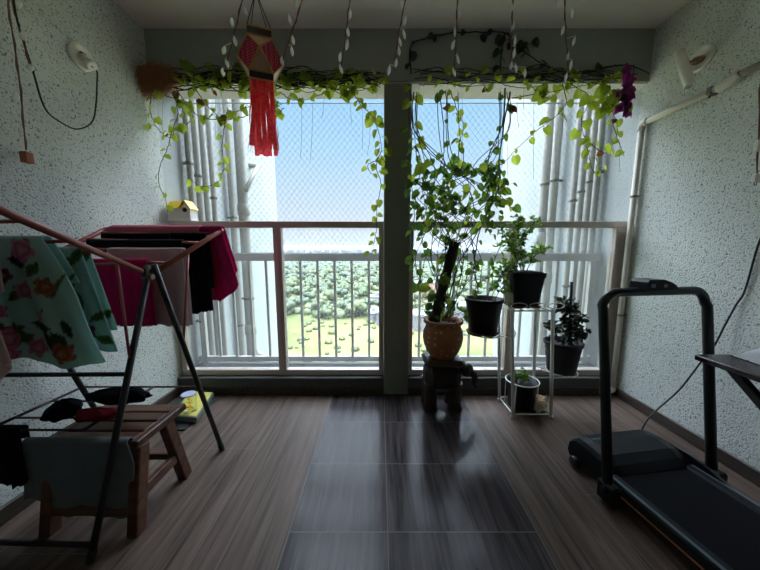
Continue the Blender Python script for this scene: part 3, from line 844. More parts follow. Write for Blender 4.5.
# mat, book and flower jar in the far left corner
M_['mat'] = simple('dark_rubber_mat', lin(44, 48, 48), .8, bmp=.3, scale=60)
b = MB(); b.box((-1.49, 1.60, 0), (-1.185, 1.97, .008), .003); o = b.build('floor_mat', M_['mat']); tag(o, 'dark thin mat on the floor in the far left corner', 'mat')
M_['book'] = simple('yellow_green_cover', lin(196, 186, 92), .5, var=.25, scale=35)
M_['bookside'] = simple('dull_green_tray_edge', lin(104, 116, 104), .6)
bk = root('tray', 'shallow grey green tray with yellow patterned face, on the dark mat', 'tray', (-1.2, 1.7, .009))
pa = PZ(170, 421, .009); pb = PZ(197, 423, .009); pc = PZ(214, 397, .009)
ax = (pb - pa) / 2; ay = (pc - pb) / 2
cc = pa + ax + ay
t = MB(); t.obox(cc + Vector((0, 0, .019)), ax, ay, Vector((0, 0, .018)), .003); t.build('tray_base', M_['bookside'], bk)
t = MB(); t.obox(cc + Vector((0, 0, .0385)), ax * .9, ay * .94, Vector((0, 0, .002)), .001); t.build('patterned_face', M_['book'], bk)
def frange(a, n): return [2*PI*k/n + a for k in range(n)]
jc = PZ(190, 412, .041) ; jc = Vector((jc.x, jc.y, .041))
M_['clear'] = glass_mat('clear_jar_glass', (.96, .98, .98, 1))
M_['yellow'] = simple('yellow_petals', lin(236, 186, 30), .6, var=.15)
jr = root('glass_jar', 'clear glass jar holding yellow flowers, standing on the tray', 'jar', jc)
t = MB(); R = .043
t.lathe([(R*.9, 0), (R, .006), (R, .105), (R*.94, .115), (R*.94, .128), (R*.90, .128), (R*.90, .112), (R*.95, .10), (R*.95, .01), (0, .008)], jc, 28); t.build('jar_body', M_['clear'], jr)
t = MB(); t.lathe([(R*.955, .1185), (R*.985, .120), (R*.985, .126), (R*.955, .1275)], jc, 28); t.build('rim', simple('pale_jar_rim', lin(170, 172, 200), .3), jr)
t = MB()
rnd = random.Random(2)
for k in range(9):
    a = rnd.uniform(0, 6.3); r_ = rnd.uniform(0, .022); c = jc + Vector((r_*math.cos(a), r_*math.sin(a), rnd.uniform(.03, .085)))
    for q in range(6):
        aa = q * PI / 3; d = Vector((math.cos(aa), math.sin(aa), rnd.uniform(-.2, .5)))
        t.leaf(c, d, (0, 0, 1), .017, .012, heart=False)
    t.ball(c, .006, 6, 4)
t.build('flowers', M_['yellow'], jr)

# birdhouse on the frame's top rail
M_['roofy'] = simple('yellow_roof_paint', lin(240, 205, 30), .45, var=.05)
M_['bwhite'] = simple('white_wood_paint', lin(226, 220, 214), .5, var=.05)
zr = PY(300, 221.5, YF).z
c0 = PY(176, 219, YF - .0); 
xw = PY(169, 219, YF).x; 
bx0, bx1 = PY(170, 212, YF).x, PY(194, 212, YF).x
bx0 = max(bx0, XL + .02)
bh = root('birdhouse', 'little white birdhouse with yellow roof, standing on the railing frame', 'birdhouse', ((bx0 + bx1)/2, YF, zr))
t = MB(); t.box((bx0 - .004, YF - .05, zr), (bx1 + .006, YF + .04, zr + .014), .003); t.build('base_board', M_['bwhite'], bh)
zw = PY(180, 209, YF).z; zp = PY(180, 201.5, YF).z
# gable faces along the right part; ridge runs left to right, front gable on the right end
gx = bx1 - .07; 
t = MB()
y0, y1 = YF - .045, YF + .035
prof = [(gx, zr + .014), (bx1, zr + .014), (bx1, zw - .004), ((gx + bx1) / 2, zp - .006), (gx, zw - .004)]
m_ = len(prof)
# body: long box with gable towards the viewer on the right and a side wall on the left
t.box((bx0, y0 + .006, zr + .014), (gx + .002, y1, zw), .002)
t.add([(x, y0, z) for x, z in prof] + [(x, y1, z) for x, z in prof], [tuple(range(m_)), tuple(range(m_, 2*m_))[::-1]] + [(k, k + m_, (k+1) % m_ + m_, (k+1) % m_) for k in range(m_)])
t.build('body', M_['bwhite'], bh)
t = MB(); t.lathe([(.0, 0), (.0155, 0), (.0155, .003)], ((gx + bx1)/2, y0 - .0032, zw - .012), 20, axis=(0, 1, 0)); t.build('entrance_hole', M_['black'], bh)
t = MB()
ct = Vector(((gx + bx1) / 2, 0, zp))
for (ex, ez) in ((bx1 + .008, zw - .010), (gx - .006, zw - .004)):
    a = Vector((ct.x, YF - .052, zp)); c = Vector((ex, YF - .052, ez)); dv = (c - a)
    nrm = Vector((dv.z, 0, -dv.x)).normalized() * (.003 if dv.x < 0 else -.003)
    mid = (a + c) / 2; mid.y = YF - .005
    t.obox(mid + Vector((0, 0, .003)), dv / 2, Vector((0, .048, 0)), nrm, .001)
t.add([(bx0 - .006, YF - .054, zw), (gx + .03, YF - .054, zw), (gx + .035, YF - .01, zp + .002), (bx0 + .006, YF - .01, zp + .002), (bx0 - .006, YF + .042, zw), (gx + .03, YF + .042, zw)],
      [(0, 1, 2, 3), (3, 2, 5, 4), (0, 3, 4), (1, 5, 2), (0, 4, 5, 1)])
t.build('roof', M_['roofy'], bh)
# ---------------------------------------------------------------- wall lamps, cables, conduit
M_['lampw'] = simple('white_lamp_plastic', lin(232, 230, 222), .35, var=.04)
M_['brass'] = simple('aged_lamp_socket', lin(150, 122, 96), .45, .3)
M_['cordd'] = simple('braided_dark_cord', lin(46, 40, 42), .8, var=.4, scale=160)
M_['cordb'] = simple('brown_cord', lin(128, 88, 76), .7)
M_['drop'] = glass_mat('clear_leaf_drop', (.93, .95, .95, 1))
m, nt, bs, out = nodes('frosted_drop')
bs.inputs['Base Color'].default_value = (.86, .87, .87, 1); bs.inputs['Roughness'].default_value = .25
tr = nt.nodes.new('ShaderNodeBsdfTranslucent'); tr.inputs[0].default_value = (.98, .98, .98, 1)
mx = nt.nodes.new('ShaderNodeMixShader'); mx.inputs[0].default_value = .75
nt.links.new(bs.outputs[0], mx.inputs[1]); nt.links.new(tr.outputs[0], mx.inputs[2]); nt.links.new(mx.outputs[0], out.inputs[0])
M_['frost'] = m
M_['woodblk'] = wood('orange_wood_block', lin(150, 84, 50), lin(186, 112, 70), (20, 20, 4), .5)

pl = PX(80, 57, XL)
wl = root('wall_lamp', 'bare oval wall lamp base with no shade on the wall above the clothes rack', 'wall lamp', pl)
ax = Vector((1, 0, 0))
t = MB(); t.lathe([(.060, 0), (.062, .005), (.059, .014), (.048, .018), (.045, .011), (0, .010)], pl, 36, axis=ax); t.build('wall_plate', M_['lampw'], wl)
t = MB(); s0 = pl + Vector((.012, .0, 0)); s1 = PX(91, 65, XL + .055)
t.tube([s0, lerp(s0, s1, .5), s1], [.018, .018, .020], 16); t.lathe([(.024, 0), (.024, .02), (.018, .022)], s1 - (s1 - s0).normalized() * .012, 16, axis=(s1 - s0)); t.build('socket', M_['lampw'], wl)
t = MB(); t.box(tuple(pl + Vector((.012, -.012, -.008))), tuple(pl + Vector((.022, .012, .02)))); t.build('terminal', M_['brass'], wl)

pr = PX(703, 58, XR)
wr = root('wall_lamp', 'white tube lamp tilted out from its round base high on the wall over the conduit', 'wall lamp', pr)
t = MB(); t.lathe([(.062, 0), (.064, .005), (.061, .014), (.052, .016), (.049, .010), (0, .009)], pr, 36, axis=(-1, 0, 0)); t.build('wall_plate', M_['lampw'], wr)
s0 = pr + Vector((-.012, 0, -.005)); s1 = PX(696, 61, XR - .07)
t = MB(); t.tube([s0, s1], [.018, .020], 16); t.build('socket', M_['brass'], wr)
qa, qb = PX(679, 52, XR - .125), PX(690, 86, XR - .125)
t = MB(); mid = lerp(qa, qb, .35); t.tube([s1, mid], .008, 10); t.build('arm', M_['brass'], wr)
d = qb - qa
t = MB(); t.lathe([(.021, 0), (.023, .002), (.023, d.length - .002), (.021, d.length), (.018, d.length), (.018, d.length - .01), (0, d.length - .012)], qa, 28, axis=d); t.build('tube_shade', M_['lampw'], wr)

# braided cable looping into the left lamp
pts = [PX(10, -40, XL + .05), PX(16, 15, XL + .05), PX(32, 68, XL + .035), PX(45, 108, XL + .03), PX(62, 123, XL + .028), PX(78, 129, XL + .028), PX(92, 122, XL + .03), PX(96, 105, XL + .032), PX(97, 84, XL + .036), PX(97, 72, XL + .05), s1 * 0 + PX(91.5, 66, XL + .06), PX(90, 64, XL + .05)]
t = MB(); t.tube(cr(pts, 8), .0034, 8); o = t.build('braided_cable', M_['cordd']); tag(o, 'dark braided cable looping down the wall into the shadeless lamp base', 'cable')

# light strings hanging from the ceiling
def string_light(u0, ubot, vbot, Y, drops, label, seed, top=ZC):
    rnd = random.Random(seed)
    pb = PY(ubot, vbot, Y); v0 = 0; p0 = PY(u0, 0, Y)
    k = (p0.x - pb.x) / (p0.z - pb.z)
    pt = Vector((p0.x + k * (top - p0.z), Y, top))
    rt = root('string_light', label, 'string light', pt, 'strings of glass leaf lights hanging from the ceiling')
    sag = [pt, PY(u0 + rnd.uniform(-1, 1), 4, Y), lerp(PY(u0, 0, Y), pb, .5) + Vector((rnd.uniform(-.006, .006), 0, 0)), pb]
    path = cr(sag, 6)
    t = MB(); t.tube(path, .0024, 6); t.tube([p + Vector((.004*math.sin(i*1.5), .004*math.cos(i*1.5), 0)) for i, p in enumerate(path)], .0018, 5); t.build('cord', M_['cordb'], rt)
    for (u, v) in drops:
        c = PY(u, v, Y); f = min(path, key=lambda p: abs(p.z - (c.z + .02)))
        t = MB()
        dr = Vector((rnd.uniform(-.3, .3), rnd.uniform(-.2, .2), -1)).normalized(); x = dr.orthogonal().normalized(); yv = dr.cross(x)
        prof = [(0, -.022), (.005, -.015), (.010, -.002), (.009, .010), (.004, .018), (0, .024)]
        n = 8; vs = []
        for r_, h in prof:
            for q in range(n):
                a = 2*PI*q/n; vs.append(c + x * (r_ * math.cos(a)) + yv * (r_ * .6 * math.sin(a)) + dr * h)
        fs = [(i*n+q, i*n+(q+1) % n, (i+1)*n+(q+1) % n, (i+1)*n+q) for i in range(len(prof)-1) for q in range(n)]
        t.add(vs, fs, True)
        t.tube([c - dr * .024, f], .0012, 4)
        t.build('leaf_lamp', M_['frost'], rt)
    return rt
YS = 1.45
string_light(242, 224, 72, YS, [(245.5, 11), (232, 22), (235, 41), (224, 50), (227, 63), (223, 72)], 'glass leaf light string just left of the paper lantern', 1)
string_light(300, 281, 66, YS, [(297, 3), (290, 20), (293, 40), (292, 51), (282, 61)], 'glass leaf light string just right of the paper lantern', 2)
string_light(350, 341, 70, YS, [(350, 14), (348, 32), (347, 45), (340, 57), (341, 69)], 'glass leaf light string hanging left of the pillar top', 3)
string_light(405, 394, 70, YS, [(402, 4), (405, 21), (404, 34), (400, 42), (399, 51), (396, 63), (389, 70)], 'glass leaf light string hanging in front of the pillar top', 4)
string_light(457, 454, 73, YS, [(459, 13), (455, 32), (453, 45), (458, 59), (454, 72)], 'glass leaf light string just right of the pillar', 5)
string_light(512, 510, 76, YS, [(512, 7), (513, 27), (515, 41), (514, 53), (511, 66), (516, 68), (525, 73)], 'glass leaf light string midway between pillar and right wall', 6)
string_light(565, 569, 76, YS, [(557, 3), (572, 14), (563, 30), (574, 41), (568, 56), (571, 65), (566, 77)], 'glass leaf light string nearest the wall with the tube lamp', 7)
Yl = 1.25
r1 = string_light(9, 26, 150, Yl, [(16, 97), (22, 130)], 'glass leaf light string ending in a wooden block by the clothes rack wall', 8)
pb = PY(26, 152, Yl)
t = MB(); t.box(tuple(pb + Vector((-.015, -.015, -.044))), tuple(pb + Vector((.015, .015, 0))), .003); t.build('wooden_block', M_['woodblk'], r1)
string_light(13, 31, 70, Yl + .04, [(19, 2), (23, 36), (30, 67)], 'short glass leaf light string beside the braided cable', 9)
string_light(764, 757, 178, 1.36, [(772, 90), (770, 120)], 'light string running down to the small white plug by the right wall', 10)
pb = PY(756, 178, 1.36)
pk = root('plug', 'small white plug on a thin cord against the right wall above the table', 'plug', pb)
t = MB(); t.box(tuple(pb + Vector((-.012, -.01, -.02))), tuple(pb + Vector((.012, .01, .018))), .004); t.build('plug_body', M_['lampw'], pk)
for dx in (-.004, .006):
    t = MB(); t.tube([pb + Vector((dx, 0, -.018)), pb + Vector((dx, 0, -.034))], .002, 6); t.build('pin', M_['steel'], pk)
pb = PY(758.5, 146, 1.36)
t = MB(); t.box(tuple(pb + Vector((-.012, -.008, -.026))), tuple(pb + Vector((.02, .01, .026))), .003); o = t.build('controller_box', M_['lampw']); tag(o, 'small white controller box on the cord above the plug', 'box')

# conduit on the right wall
xc = XR - .026
cd = root('conduit', 'cream plastic conduit running along the right wall and down the corner', 'pipe', PX(622, 385, xc))
v_top = PX(642, 124, xc); z_h = v_top.z
yc = v_top.y
e2 = PX(731, 82, xc)
zbot = .06
t = MB(); t.tube([(xc, yc, zbot), (xc, yc, z_h)], .0175, 14); t.build('downpipe', M_['pipe'], cd)
t = MB(); t.tube([(xc, yc, z_h), (xc, e2.y, e2.z)], .0175, 14); t.build('wall_run', M_['pipe'], cd)
t = MB(); t.tube(cr([(xc, yc, z_h - .04), (xc, yc - .004, z_h - .008), (xc, yc - .04, z_h)], 5), .022, 14); t.build('elbow', M_['pipe'], cd)
t = MB(); e3 = PX(760, 65, xc)
t.tube(cr([(xc, e2.y + .05, e2.z - .004), (xc, e2.y, e2.z + .004), (xc, e2.y - .035, e2.z + .02)], 4), .0235, 14); t.build('elbow', M_['pipe'], cd)
t = MB(); t.tube([(xc, e2.y - .03, e2.z + .016), (xc, e3.y, e3.z), (xc, e3.y - .6, e3.z + .17)], .0165, 14); t.build('dull_run', simple('dusty_pipe', lin(128, 122, 112), .6), cd)
t = MB(); t.tube(cr([(xc, yc, .075), (xc, yc, .05), (xc - .03, yc, .04), (xc - .10, yc, .038)], 4), .021, 14); t.build('foot_elbow', M_['pipe'], cd)
for (a) in (1.45, .62):
    t = MB(); t.lathe([(.018, -.008), (.021, -.006), (.021, .006), (.018, .008)], (xc, yc, a), 14); t.box((xc, yc - .012, a - .006), (XR, yc + .012, a + .006)); t.build('clip', M_['steel'], cd)
yy = PX(711, 99, xc).y; zz = lerp(Vector((xc, yc, z_h)), Vector((xc, e2.y, e2.z)), (yy - yc) / (e2.y - yc)).z
t = MB(); t.box((xc - .02, yy - .012, zz - .02), (XR, yy + .012, zz + .02), .003); t.tube([(xc - .01, yy, zz - .02), (xc - .01, yy, zz - .035)], .005, 8); t.build('clip', M_['steel'], cd)

# ---------------------------------------------------------------- paper lantern
Yk = 1.5
kc = PY(261, 60.5, Yk)
kr = root('paper_lantern', 'festive pink and gold paper lantern with red foil tassels hanging from the ceiling', 'lantern', kc)
M_['pink'] = None
m, nt, bs, out = nodes('pink_dotted_paper')
v = tex(nt, 'ShaderNodeTexVoronoi', 78, Randomness=0.0)
nt.links.new(mixc(nt, ramp(nt, v.outputs['Distance'], .32, .42), lin(236, 190, 170), lin(178, 36, 92)), bs.inputs['Base Color']); bs.inputs['Roughness'].default_value = .5
tr = nt.nodes.new('ShaderNodeBsdfTranslucent'); tr.inputs[0].default_value = lin(214, 60, 120); mx = nt.nodes.new('ShaderNodeMixShader'); mx.inputs[0].default_value = .6
nt.links.new(bs.outputs[0], mx.inputs[1]); nt.links.new(tr.outputs[0], mx.inputs[2]); nt.links.new(mx.outputs[0], out.inputs[0]); M_['pink'] = m
M_['goldp'] = simple('gold_glitter_paper', lin(196, 158, 128), .4, .15, var=.35, scale=220)
M_['goldt'] = simple('gold_trim', lin(186, 140, 84), .35, .5, var=.3, scale=150)
M_['dkband'] = simple('dark_band', lin(52, 40, 36), .6, var=.3, scale=90)
px = 1 / F * (kc.y * CP + .0)           # metres per pixel near the lantern
px = (PY(262, 60, Yk) - PY(261, 60, Yk)).length
rot = math.radians(20)
def ring(hw, z, ro=0, n=4):
    return [kc + Vector((hw * math.cos(PI/4 + rot + ro + k * PI/2), hw * math.sin(PI/4 + rot + ro + k * PI/2), z)) for k in range(n)]
# cuboctahedron-like body: square caps, eight triangles, four tilted square faces
Rt = 15.0 * px; Rm = 21.5 * px; h = 15.5 * px
top = ring(Rt, h); mid = ring(Rm, 0, PI/4); bot = ring(Rt, -h)
dia = MB(); tri = MB()
for k in range(4):
    # tilted pink diamonds straddle the corners of the caps
    a, c = top[k], bot[k]; m0, m1 = mid[k - 1], mid[k]
    tri.add([a, m0, m1], [(0, 1, 2)]) if False else None
    dia.add([a, m0, c, m1], [(0, 1, 2), (0, 2, 3)])
    tri.add([top[k], top[(k+1) % 4], mid[k]], [(0, 2, 1)]); tri.add([bot[k], bot[(k+1) % 4], mid[k]], [(0, 1, 2)])
dia.build('pink_panels', M_['pink'], kr); tri.build('gold_panels', M_['goldp'], kr)
t = MB()
for k in range(4):
    for a, c in ((top[k], mid[k]), (top[k], mid[k-1]), (bot[k], mid[k]), (bot[k], mid[k-1]), (top[k], top[(k+1) % 4]), (bot[k], bot[(k+1) % 4])): t.tube([a, c], .0042, 6)
t.build('gold_edging', M_['goldt'], kr)
for zz, nm in ((h, 1), (-h, -1)):
    t = MB(); a = ring(Rt * 1.02, zz); c = ring(Rt * 1.02, zz + nm * 7.5 * px)
    t.add(a + c, [(k, (k+1) % 4, 4 + (k+1) % 4, 4 + k) for k in range(4)] + ([(4, 5, 6, 7)] if nm > 0 else [(7, 6, 5, 4)])); bd = t.build('band', M_['dkband'], kr)
    t = MB()
    for q in (a, c):
        t.tube(q, .0045, 6, close=True)
    t.build('band_trim', M_['goldt'], bd)
t = MB(); apex = kc + Vector((-.01, 0, 62 * px))
for p in ring(Rt, h + 7.5 * px): t.tube([p, apex], .0022, 6)
t.tube([apex, Vector((apex.x - .005, apex.y, ZC))], .003, 6)
t.build('hanging_cords', M_['cordd'], kr)
m, nt, bs, out = nodes('red_foil_tassel')
n = tex(nt, 'ShaderNodeTexNoise', 60, Detail=3.0)
nt.links.new(mixc(nt, ramp(nt, n.outputs[0], .4, .65), lin(196, 34, 60), lin(244, 130, 110)), bs.inputs['Base Color']); bs.inputs['Roughness'].default_value = .28; bs.inputs['Metallic'].default_value = .25
tr = nt.nodes.new('ShaderNodeBsdfTranslucent'); tr.inputs[0].default_value = lin(250, 84, 96); mx = nt.nodes.new('ShaderNodeMixShader'); mx.inputs[0].default_value = .6
nt.links.new(bs.outputs[0], mx.inputs[1]); nt.links.new(tr.outputs[0], mx.inputs[2]); nt.links.new(mx.outputs[0], out.inputs[0]); M_['foil'] = m
rnd = random.Random(9)
zt0 = kc.z - h - 7.5 * px
ztb = PY(262, 153, Yk).z
sq = ring(Rt * .95, 0)
for side in range(4):
    a, c = sq[side] - Vector((0, 0, kc.z)), sq[(side+1) % 4] - Vector((0, 0, kc.z))
    for sidx in range(5):
        t = MB(); p0 = lerp(a, c, (sidx + .03) / 5); p1 = lerp(a, c, (sidx + .97) / 5)
        n = 14; vs = []; ph = rnd.uniform(0, 6); ph2 = rnd.uniform(0, 6); L = rnd.uniform(.96, 1.03)
        outw = (p0 + p1) / 2 - Vector((kc.x, kc.y, 0)); outw.normalize()
        for i in range(n + 1):
            s_ = i / n; zz = zt0 + (ztb - zt0) * s_ * L
            w = outw * (.008 * math.sin(s_ * 7 + ph) * (s_ + .2) + .014 * s_ * math.sin(ph2) + .008 * s_)
            tw = .004 * math.sin(s_ * 11 + ph2)
            for j, q in enumerate((p0, (p0 + p1)/2, p1)):
                vs.append(Vector((q.x, q.y, zz)) + w + outw * (tw if j == 1 else 0) + (p1 - p0) * (.10 * s_ if j == 2 else (-.10 * s_ if j == 0 else 0)))
        t.add(vs, [(i*3+j, i*3+j+1, (i+1)*3+j+1, (i+1)*3+j) for i in range(n) for j in (0, 1)], True)
        o = t.build('tassel_strip', M_['foil'], kr)

# ---------------------------------------------------------------- treadmill
M_['tm'] = simple('treadmill_black', lin(14, 19, 25), .42, var=.08, spec=.25)
M_['tmframe'] = simple('treadmill_tube', lin(22, 30, 34), .35, .2, var=.05)
M_['belt'] = simple('running_belt', lin(7, 8, 12), .85, var=.15, scale=200, bmp=.2, spec=.15)
M_['strip'] = simple('silver_side_rail', lin(96, 112, 122), .3, .6)
M_['orange'] = simple('orange_pinstripe', lin(170, 100, 78), .5)
X0t, X1t = 1.01, 1.465; YM0, YM1 = 1.17, 1.40; YE0 = .22
tm = root('treadmill', 'black folding walking treadmill with tall handrail hoop standing on the tiles', 'treadmill', (1.22, .85, 0))
t = MB(); t.box((X0t + .03, YE0, .035), (X1t - .03, YM1 - .06, .085), .006); t.build('deck', M_['tm'], tm)
t = MB(); t.box((X0t + .045, YE0 - .02, .085), (X1t - .045, YM0 + .02, .094), .004); t.build('running_belt', M_['belt'], tm)
for x, s_ in ((X0t, 1), (X1t, -1)):
    t = MB(); a, c = sorted((x, x + s_ * .05)); t.box((a, YE0 - .02, .045), (c, YM0 + .02, .102), .008)
    sr = t.build('side_rail', M_['tm'], tm)
    t = MB(); a, c = sorted((x + s_*.004, x + s_ * .018)); t.box((a, YE0, .1015), (c, YM0, .1045), .001); t.build('silver_strip', M_['strip'], sr)
    t = MB(); a, c = sorted((x - s_ * .0012, x + s_ * .002)); t.box((a, YE0, .052), (c, YM0, .060)); t.build('orange_stripe', M_['orange'], sr)
# motor hood: rounded slope towards the belt
t = MB()
prof = [(YM1, .03), (YM1 + .012, .06), (YM1 + .005, .115), (YM1 - .03, .15), (YM1 - .09, .156), (YM0 + .06, .148), (YM0 + .02, .128), (YM0 - .005, .098), (YM0 - .005, .03)]
xs = [X0t + .015, X0t + .03, X0t + .065, X1t - .06, X1t - .02, X1t - .005]
shr = [.80, .93, 1, 1, .93, .80]
vs = []
for x, k in zip(xs, shr):
    for (y, z) in prof: vs.append((x, (y - 1.28) * (.9 + .1 * k) + 1.28, .03 + (z - .03) * k))
m_ = len(prof)
fs = [(i*m_+j, i*m_+(j+1) % m_, (i+1)*m_+(j+1) % m_, (i+1)*m_+j) for i in range(len(xs)-1) for j in range(m_)] + [tuple(range(m_))[::-1], tuple(range((len(xs)-1)*m_, len(xs)*m_))]
t.add(vs, fs, False)
# cheek that runs back along the deck on the wall side
ch = [(YM1 - .03, .03), (YM1 - .03, .135), (YM0 + .02, .14), (YM0 - .06, .125), (YM0 - .13, .1), (YM0 - .13, .03)]
vs = [(X1t - .01, y, z) for y, z in ch] + [(X1t + .022, y, max(.03, z - .012)) for y, z in ch]; m_ = len(ch)
t.add(vs, [tuple(range(m_)), tuple(range(m_, 2*m_))[::-1]] + [(k, k + m_, (k+1) % m_ + m_, (k+1) % m_) for k in range(m_)])
mh = t.build('motor_hood', M_['tm'], tm)
t = MB(); q = Vector((1.12, 1.33, 0)); t.box((q.x - .045, q.y - .006, .1555), (q.x + .045, q.y + .006, .1572)); t.build('badge', M_['strip'], mh)
for x, s_ in ((X0t - .004, 1), (X1t + .004, -1)):
    for y in (YM1 - .05, YE0 + .06):
        t = MB(); t.lathe([(0, 0), (.022, 0), (.026, .004), (.026, .022), (.022, .026), (0, .026)], (x - (.006 if s_ > 0 else .02), y, .026), 18, axis=(1, 0, 0)); t.build('wheel', M_['black'], tm)
xl_b, xr_b = .982, 1.532
tb = PY(648, 291, 1.275)
zt_ = PY(648, 291, 1.275).z
xl_t, xr_t = xl_b, xr_b
def hpt(x0, x1, z): s_ = (z - .03) / (zt_ - .03); return Vector((x0 + (x1 - x0) * s_, 1.14 + .12 * s_, z))
rr = .075
path = [hpt(xl_b, xl_t, .03), hpt(xl_b, xl_t, .3), hpt(xl_b, xl_t, zt_ - rr)]
pl_ = hpt(xl_b, xl_t, zt_); pr_ = hpt(xr_b, xr_t, zt_)
for k in range(1, 7):
    a = PI/2 * k / 6; path.append(Vector((pl_.x + rr * (1 - math.cos(a)), pl_.y, zt_ - rr + rr * math.sin(a))))
path2 = []
for k in range(0, 6):
    a = PI/2 * (6 - k) / 6; path2.append(Vector((pr_.x - rr * (1 - math.cos(a)), pr_.y, zt_ - rr + rr * math.sin(a))))
path = path + path2 + [hpt(xr_b, xr_t, zt_ - rr), hpt(xr_b, xr_t, .3), hpt(xr_b, xr_t, .03)]
t = MB(); t.tube(path, .0195, 14); hd = t.build('handrail', M_['tmframe'], tm)
for x in (xl_b, xr_b):
    t = MB(); t.box((x - .022, 1.10, .012), (x + .022, 1.18, .10), .008); t.lathe([(0, 0), (.016, 0), (.016, .012), (0, .012)], (x - .032 if x < 1.2 else x + .021, 1.14, .07), 14, axis=(1, 0, 0)); t.build('hinge_foot', M_['tm'], tm)
cx0, cx1 = 1.165, 1.302; cz = zt_ + .012; ch_ = PY(648, 278.5, 1.27).z
t = MB()
pf = [(cx0 - .012, cz), (cx0 - .006, cz + (ch_-cz)*.75), (cx0 + .004, ch_), (cx1 - .06, ch_), (cx1 - .02, ch_ - .012), (cx1 + .004, cz + (ch_-cz)*.45), (cx1 + .016, cz + .008), (cx1 + .016, cz)]
m_ = len(pf)
t.add([(x, 1.222, z) for x, z in pf] + [(x, 1.297, z) for x, z in pf], [tuple(range(m_)), tuple(range(m_, 2*m_))[::-1]] + [(k, k + m_, (k+1) % m_ + m_, (k+1) % m_) for k in range(m_)])
cn = t.build('console', M_['tm'], tm)
t = MB(); t.box((cx0 + .012, 1.2195, cz + .012), (cx0 + .032, 1.2225, cz + .026)); t.box((cx1 - .06, 1.2195, cz + .012), (cx1 - .045, 1.2225, cz + .024)); t.build('button', M_['steel'], cn)
ang = math.radians(8.5); piv = Vector((1.22, 1.15, 0))
tm.rotation_euler = (0, 0, ang); tm.location = piv + Matrix.Rotation(ang, 3, 'Z') @ (Vector(tm.location) - piv)
# its power cable from the wall, over to the hood
t = MB(); pts = [PX(780, 205, XR - .008), PX(760, 240, XR - .008), PX(745, 290, XR - .008), PX(736, 305, XR - .012), PX(724, 327, XR - .028), PX(714, 346, XR - .045), PY(701, 362, 1.455), PY(680, 389, 1.46), PY(660, 407, 1.45), PY(648, 419, 1.43), PY(641, 431, 1.40)]
t.tube(cr(pts, 7), .0042, 8); o = t.build('power_cable', M_['black']); tag(o, 'black power cable running from the wall down to the treadmill hood', 'cable')

# ---------------------------------------------------------------- folding table at the right edge
m, nt, bs, out = nodes('dark_maroon_laminate')
n = tex(nt, 'ShaderNodeTexNoise', 20, Detail=4.0); nt.links.new(mixc(nt, n.outputs[0], lin(58, 40, 48), lin(38, 28, 34)), bs.inputs['Base Color']); bs.inputs['Roughness'].default_value = .22; M_['lam'] = m
ZTB = .70
pc_ = PZ(694, 354, ZTB)
tb = root('folding_table', 'dark maroon glossy folding table over the treadmill with slanting black legs', 'table', (1.45, .6, 0))
t = MB(); t.box((pc_.x, .05, ZTB - .022), (XR - .015, pc_.y, ZTB), .004); t.build('table_top', M_['lam'], tb)
for x in (pc_.x + .055, XR - .08):
    t = MB(); t.bar((x, pc_.y - .07, ZTB - .02), (x, .20, .0), .03, .022, (1, 0, 0), .003)
    for q in t.v: q.z = max(q.z, 0)
    t.build('leg', M_['black'], tb)
    t = MB(); t.bar((x - .03 if x > 1.5 else x + .03, .12, ZTB - .02), (x - .03 if x > 1.5 else x + .03, .12, 0), .03, .022, (1, 0, 0), .003); t.build('leg', M_['black'], tb)
# white printed plastic pack lying on the table
m, nt, bs, out = nodes('printed_white_plastic')
n = tex(nt, 'ShaderNodeTexNoise', 24, Detail=2.0)
nt.links.new(mixc(nt, ramp(nt, n.outputs[0], .60, .64), lin(222, 224, 228), lin(70, 76, 90)), bs.inputs['Base Color']); bs.inputs['Roughness'].default_value = .3; M_['pack'] = m
b = MB(); nx_, ny_ = 26, 20; vs = []
X0p = 1.285
for sgn in (1, -1):
    for j in range(ny_ + 1):
        for i in range(nx_ + 1):
            u, v = i / nx_, j / ny_
            e = min(1, 6 * min(u, 1-u, v, 1-v))
            hgt = .15 * (u ** .8) * e ** .5 * (1 + .12 * math.sin(u * 9 + v * 6) + .1 * math.sin(v * 15)) if sgn > 0 else 0
            vs.append((X0p + .36 * u + .03 * v, 1.03 - .28 * (1 - v) - .02 * u, ZTB + .002 + hgt))
N = (nx_+1)*(ny_+1); fs = []
for j in range(ny_):
    for i in range(nx_):
        q = (j*(nx_+1)+i, j*(nx_+1)+i+1, (j+1)*(nx_+1)+i+1, (j+1)*(nx_+1)+i); fs.append(q); fs.append(tuple(N + k for k in q[::-1]))
b.add(vs, fs, True); o = b.build('plastic_pack', M_['pack']); tag(o, 'white plastic pack with dark print lying on the maroon table', 'pack')
# ---------------------------------------------------------------- climbing vines
M_['leaf'] = leaf_mat('pothos_leaf', lin(110, 142, 52), lin(74, 112, 44), .55, tcol=lin(188, 206, 70))
M_['leafd'] = leaf_mat('deep_green_leaf', lin(62, 96, 44), lin(44, 72, 38), .4, tcol=lin(120, 160, 60))
M_['leafdk'] = leaf_mat('dull_dark_leaf', lin(40, 54, 34), lin(28, 38, 26), .15)
M_['leafb'] = leaf_mat('small_bright_leaf', lin(84, 128, 44), lin(58, 100, 36), .5, tcol=lin(150, 196, 60))
M_['dryleaf'] = leaf_mat('withered_leaf', lin(140, 92, 52), lin(96, 58, 44), .4)
M_['winel'] = leaf_mat('wine_red_leaf', lin(120, 34, 56), lin(84, 24, 44), .4)
M_['vstem'] = simple('vine_stem', lin(58, 54, 38), .7, var=.3)
M_['dstem'] = simple('dark_twig', lin(34, 30, 24), .8, var=.3)
M_['root'] = simple('aerial_root_thread', lin(104, 108, 104), .7)
M_['coir'] = simple('coir_fibre', lin(156, 106, 74), .9, var=.4, scale=60)

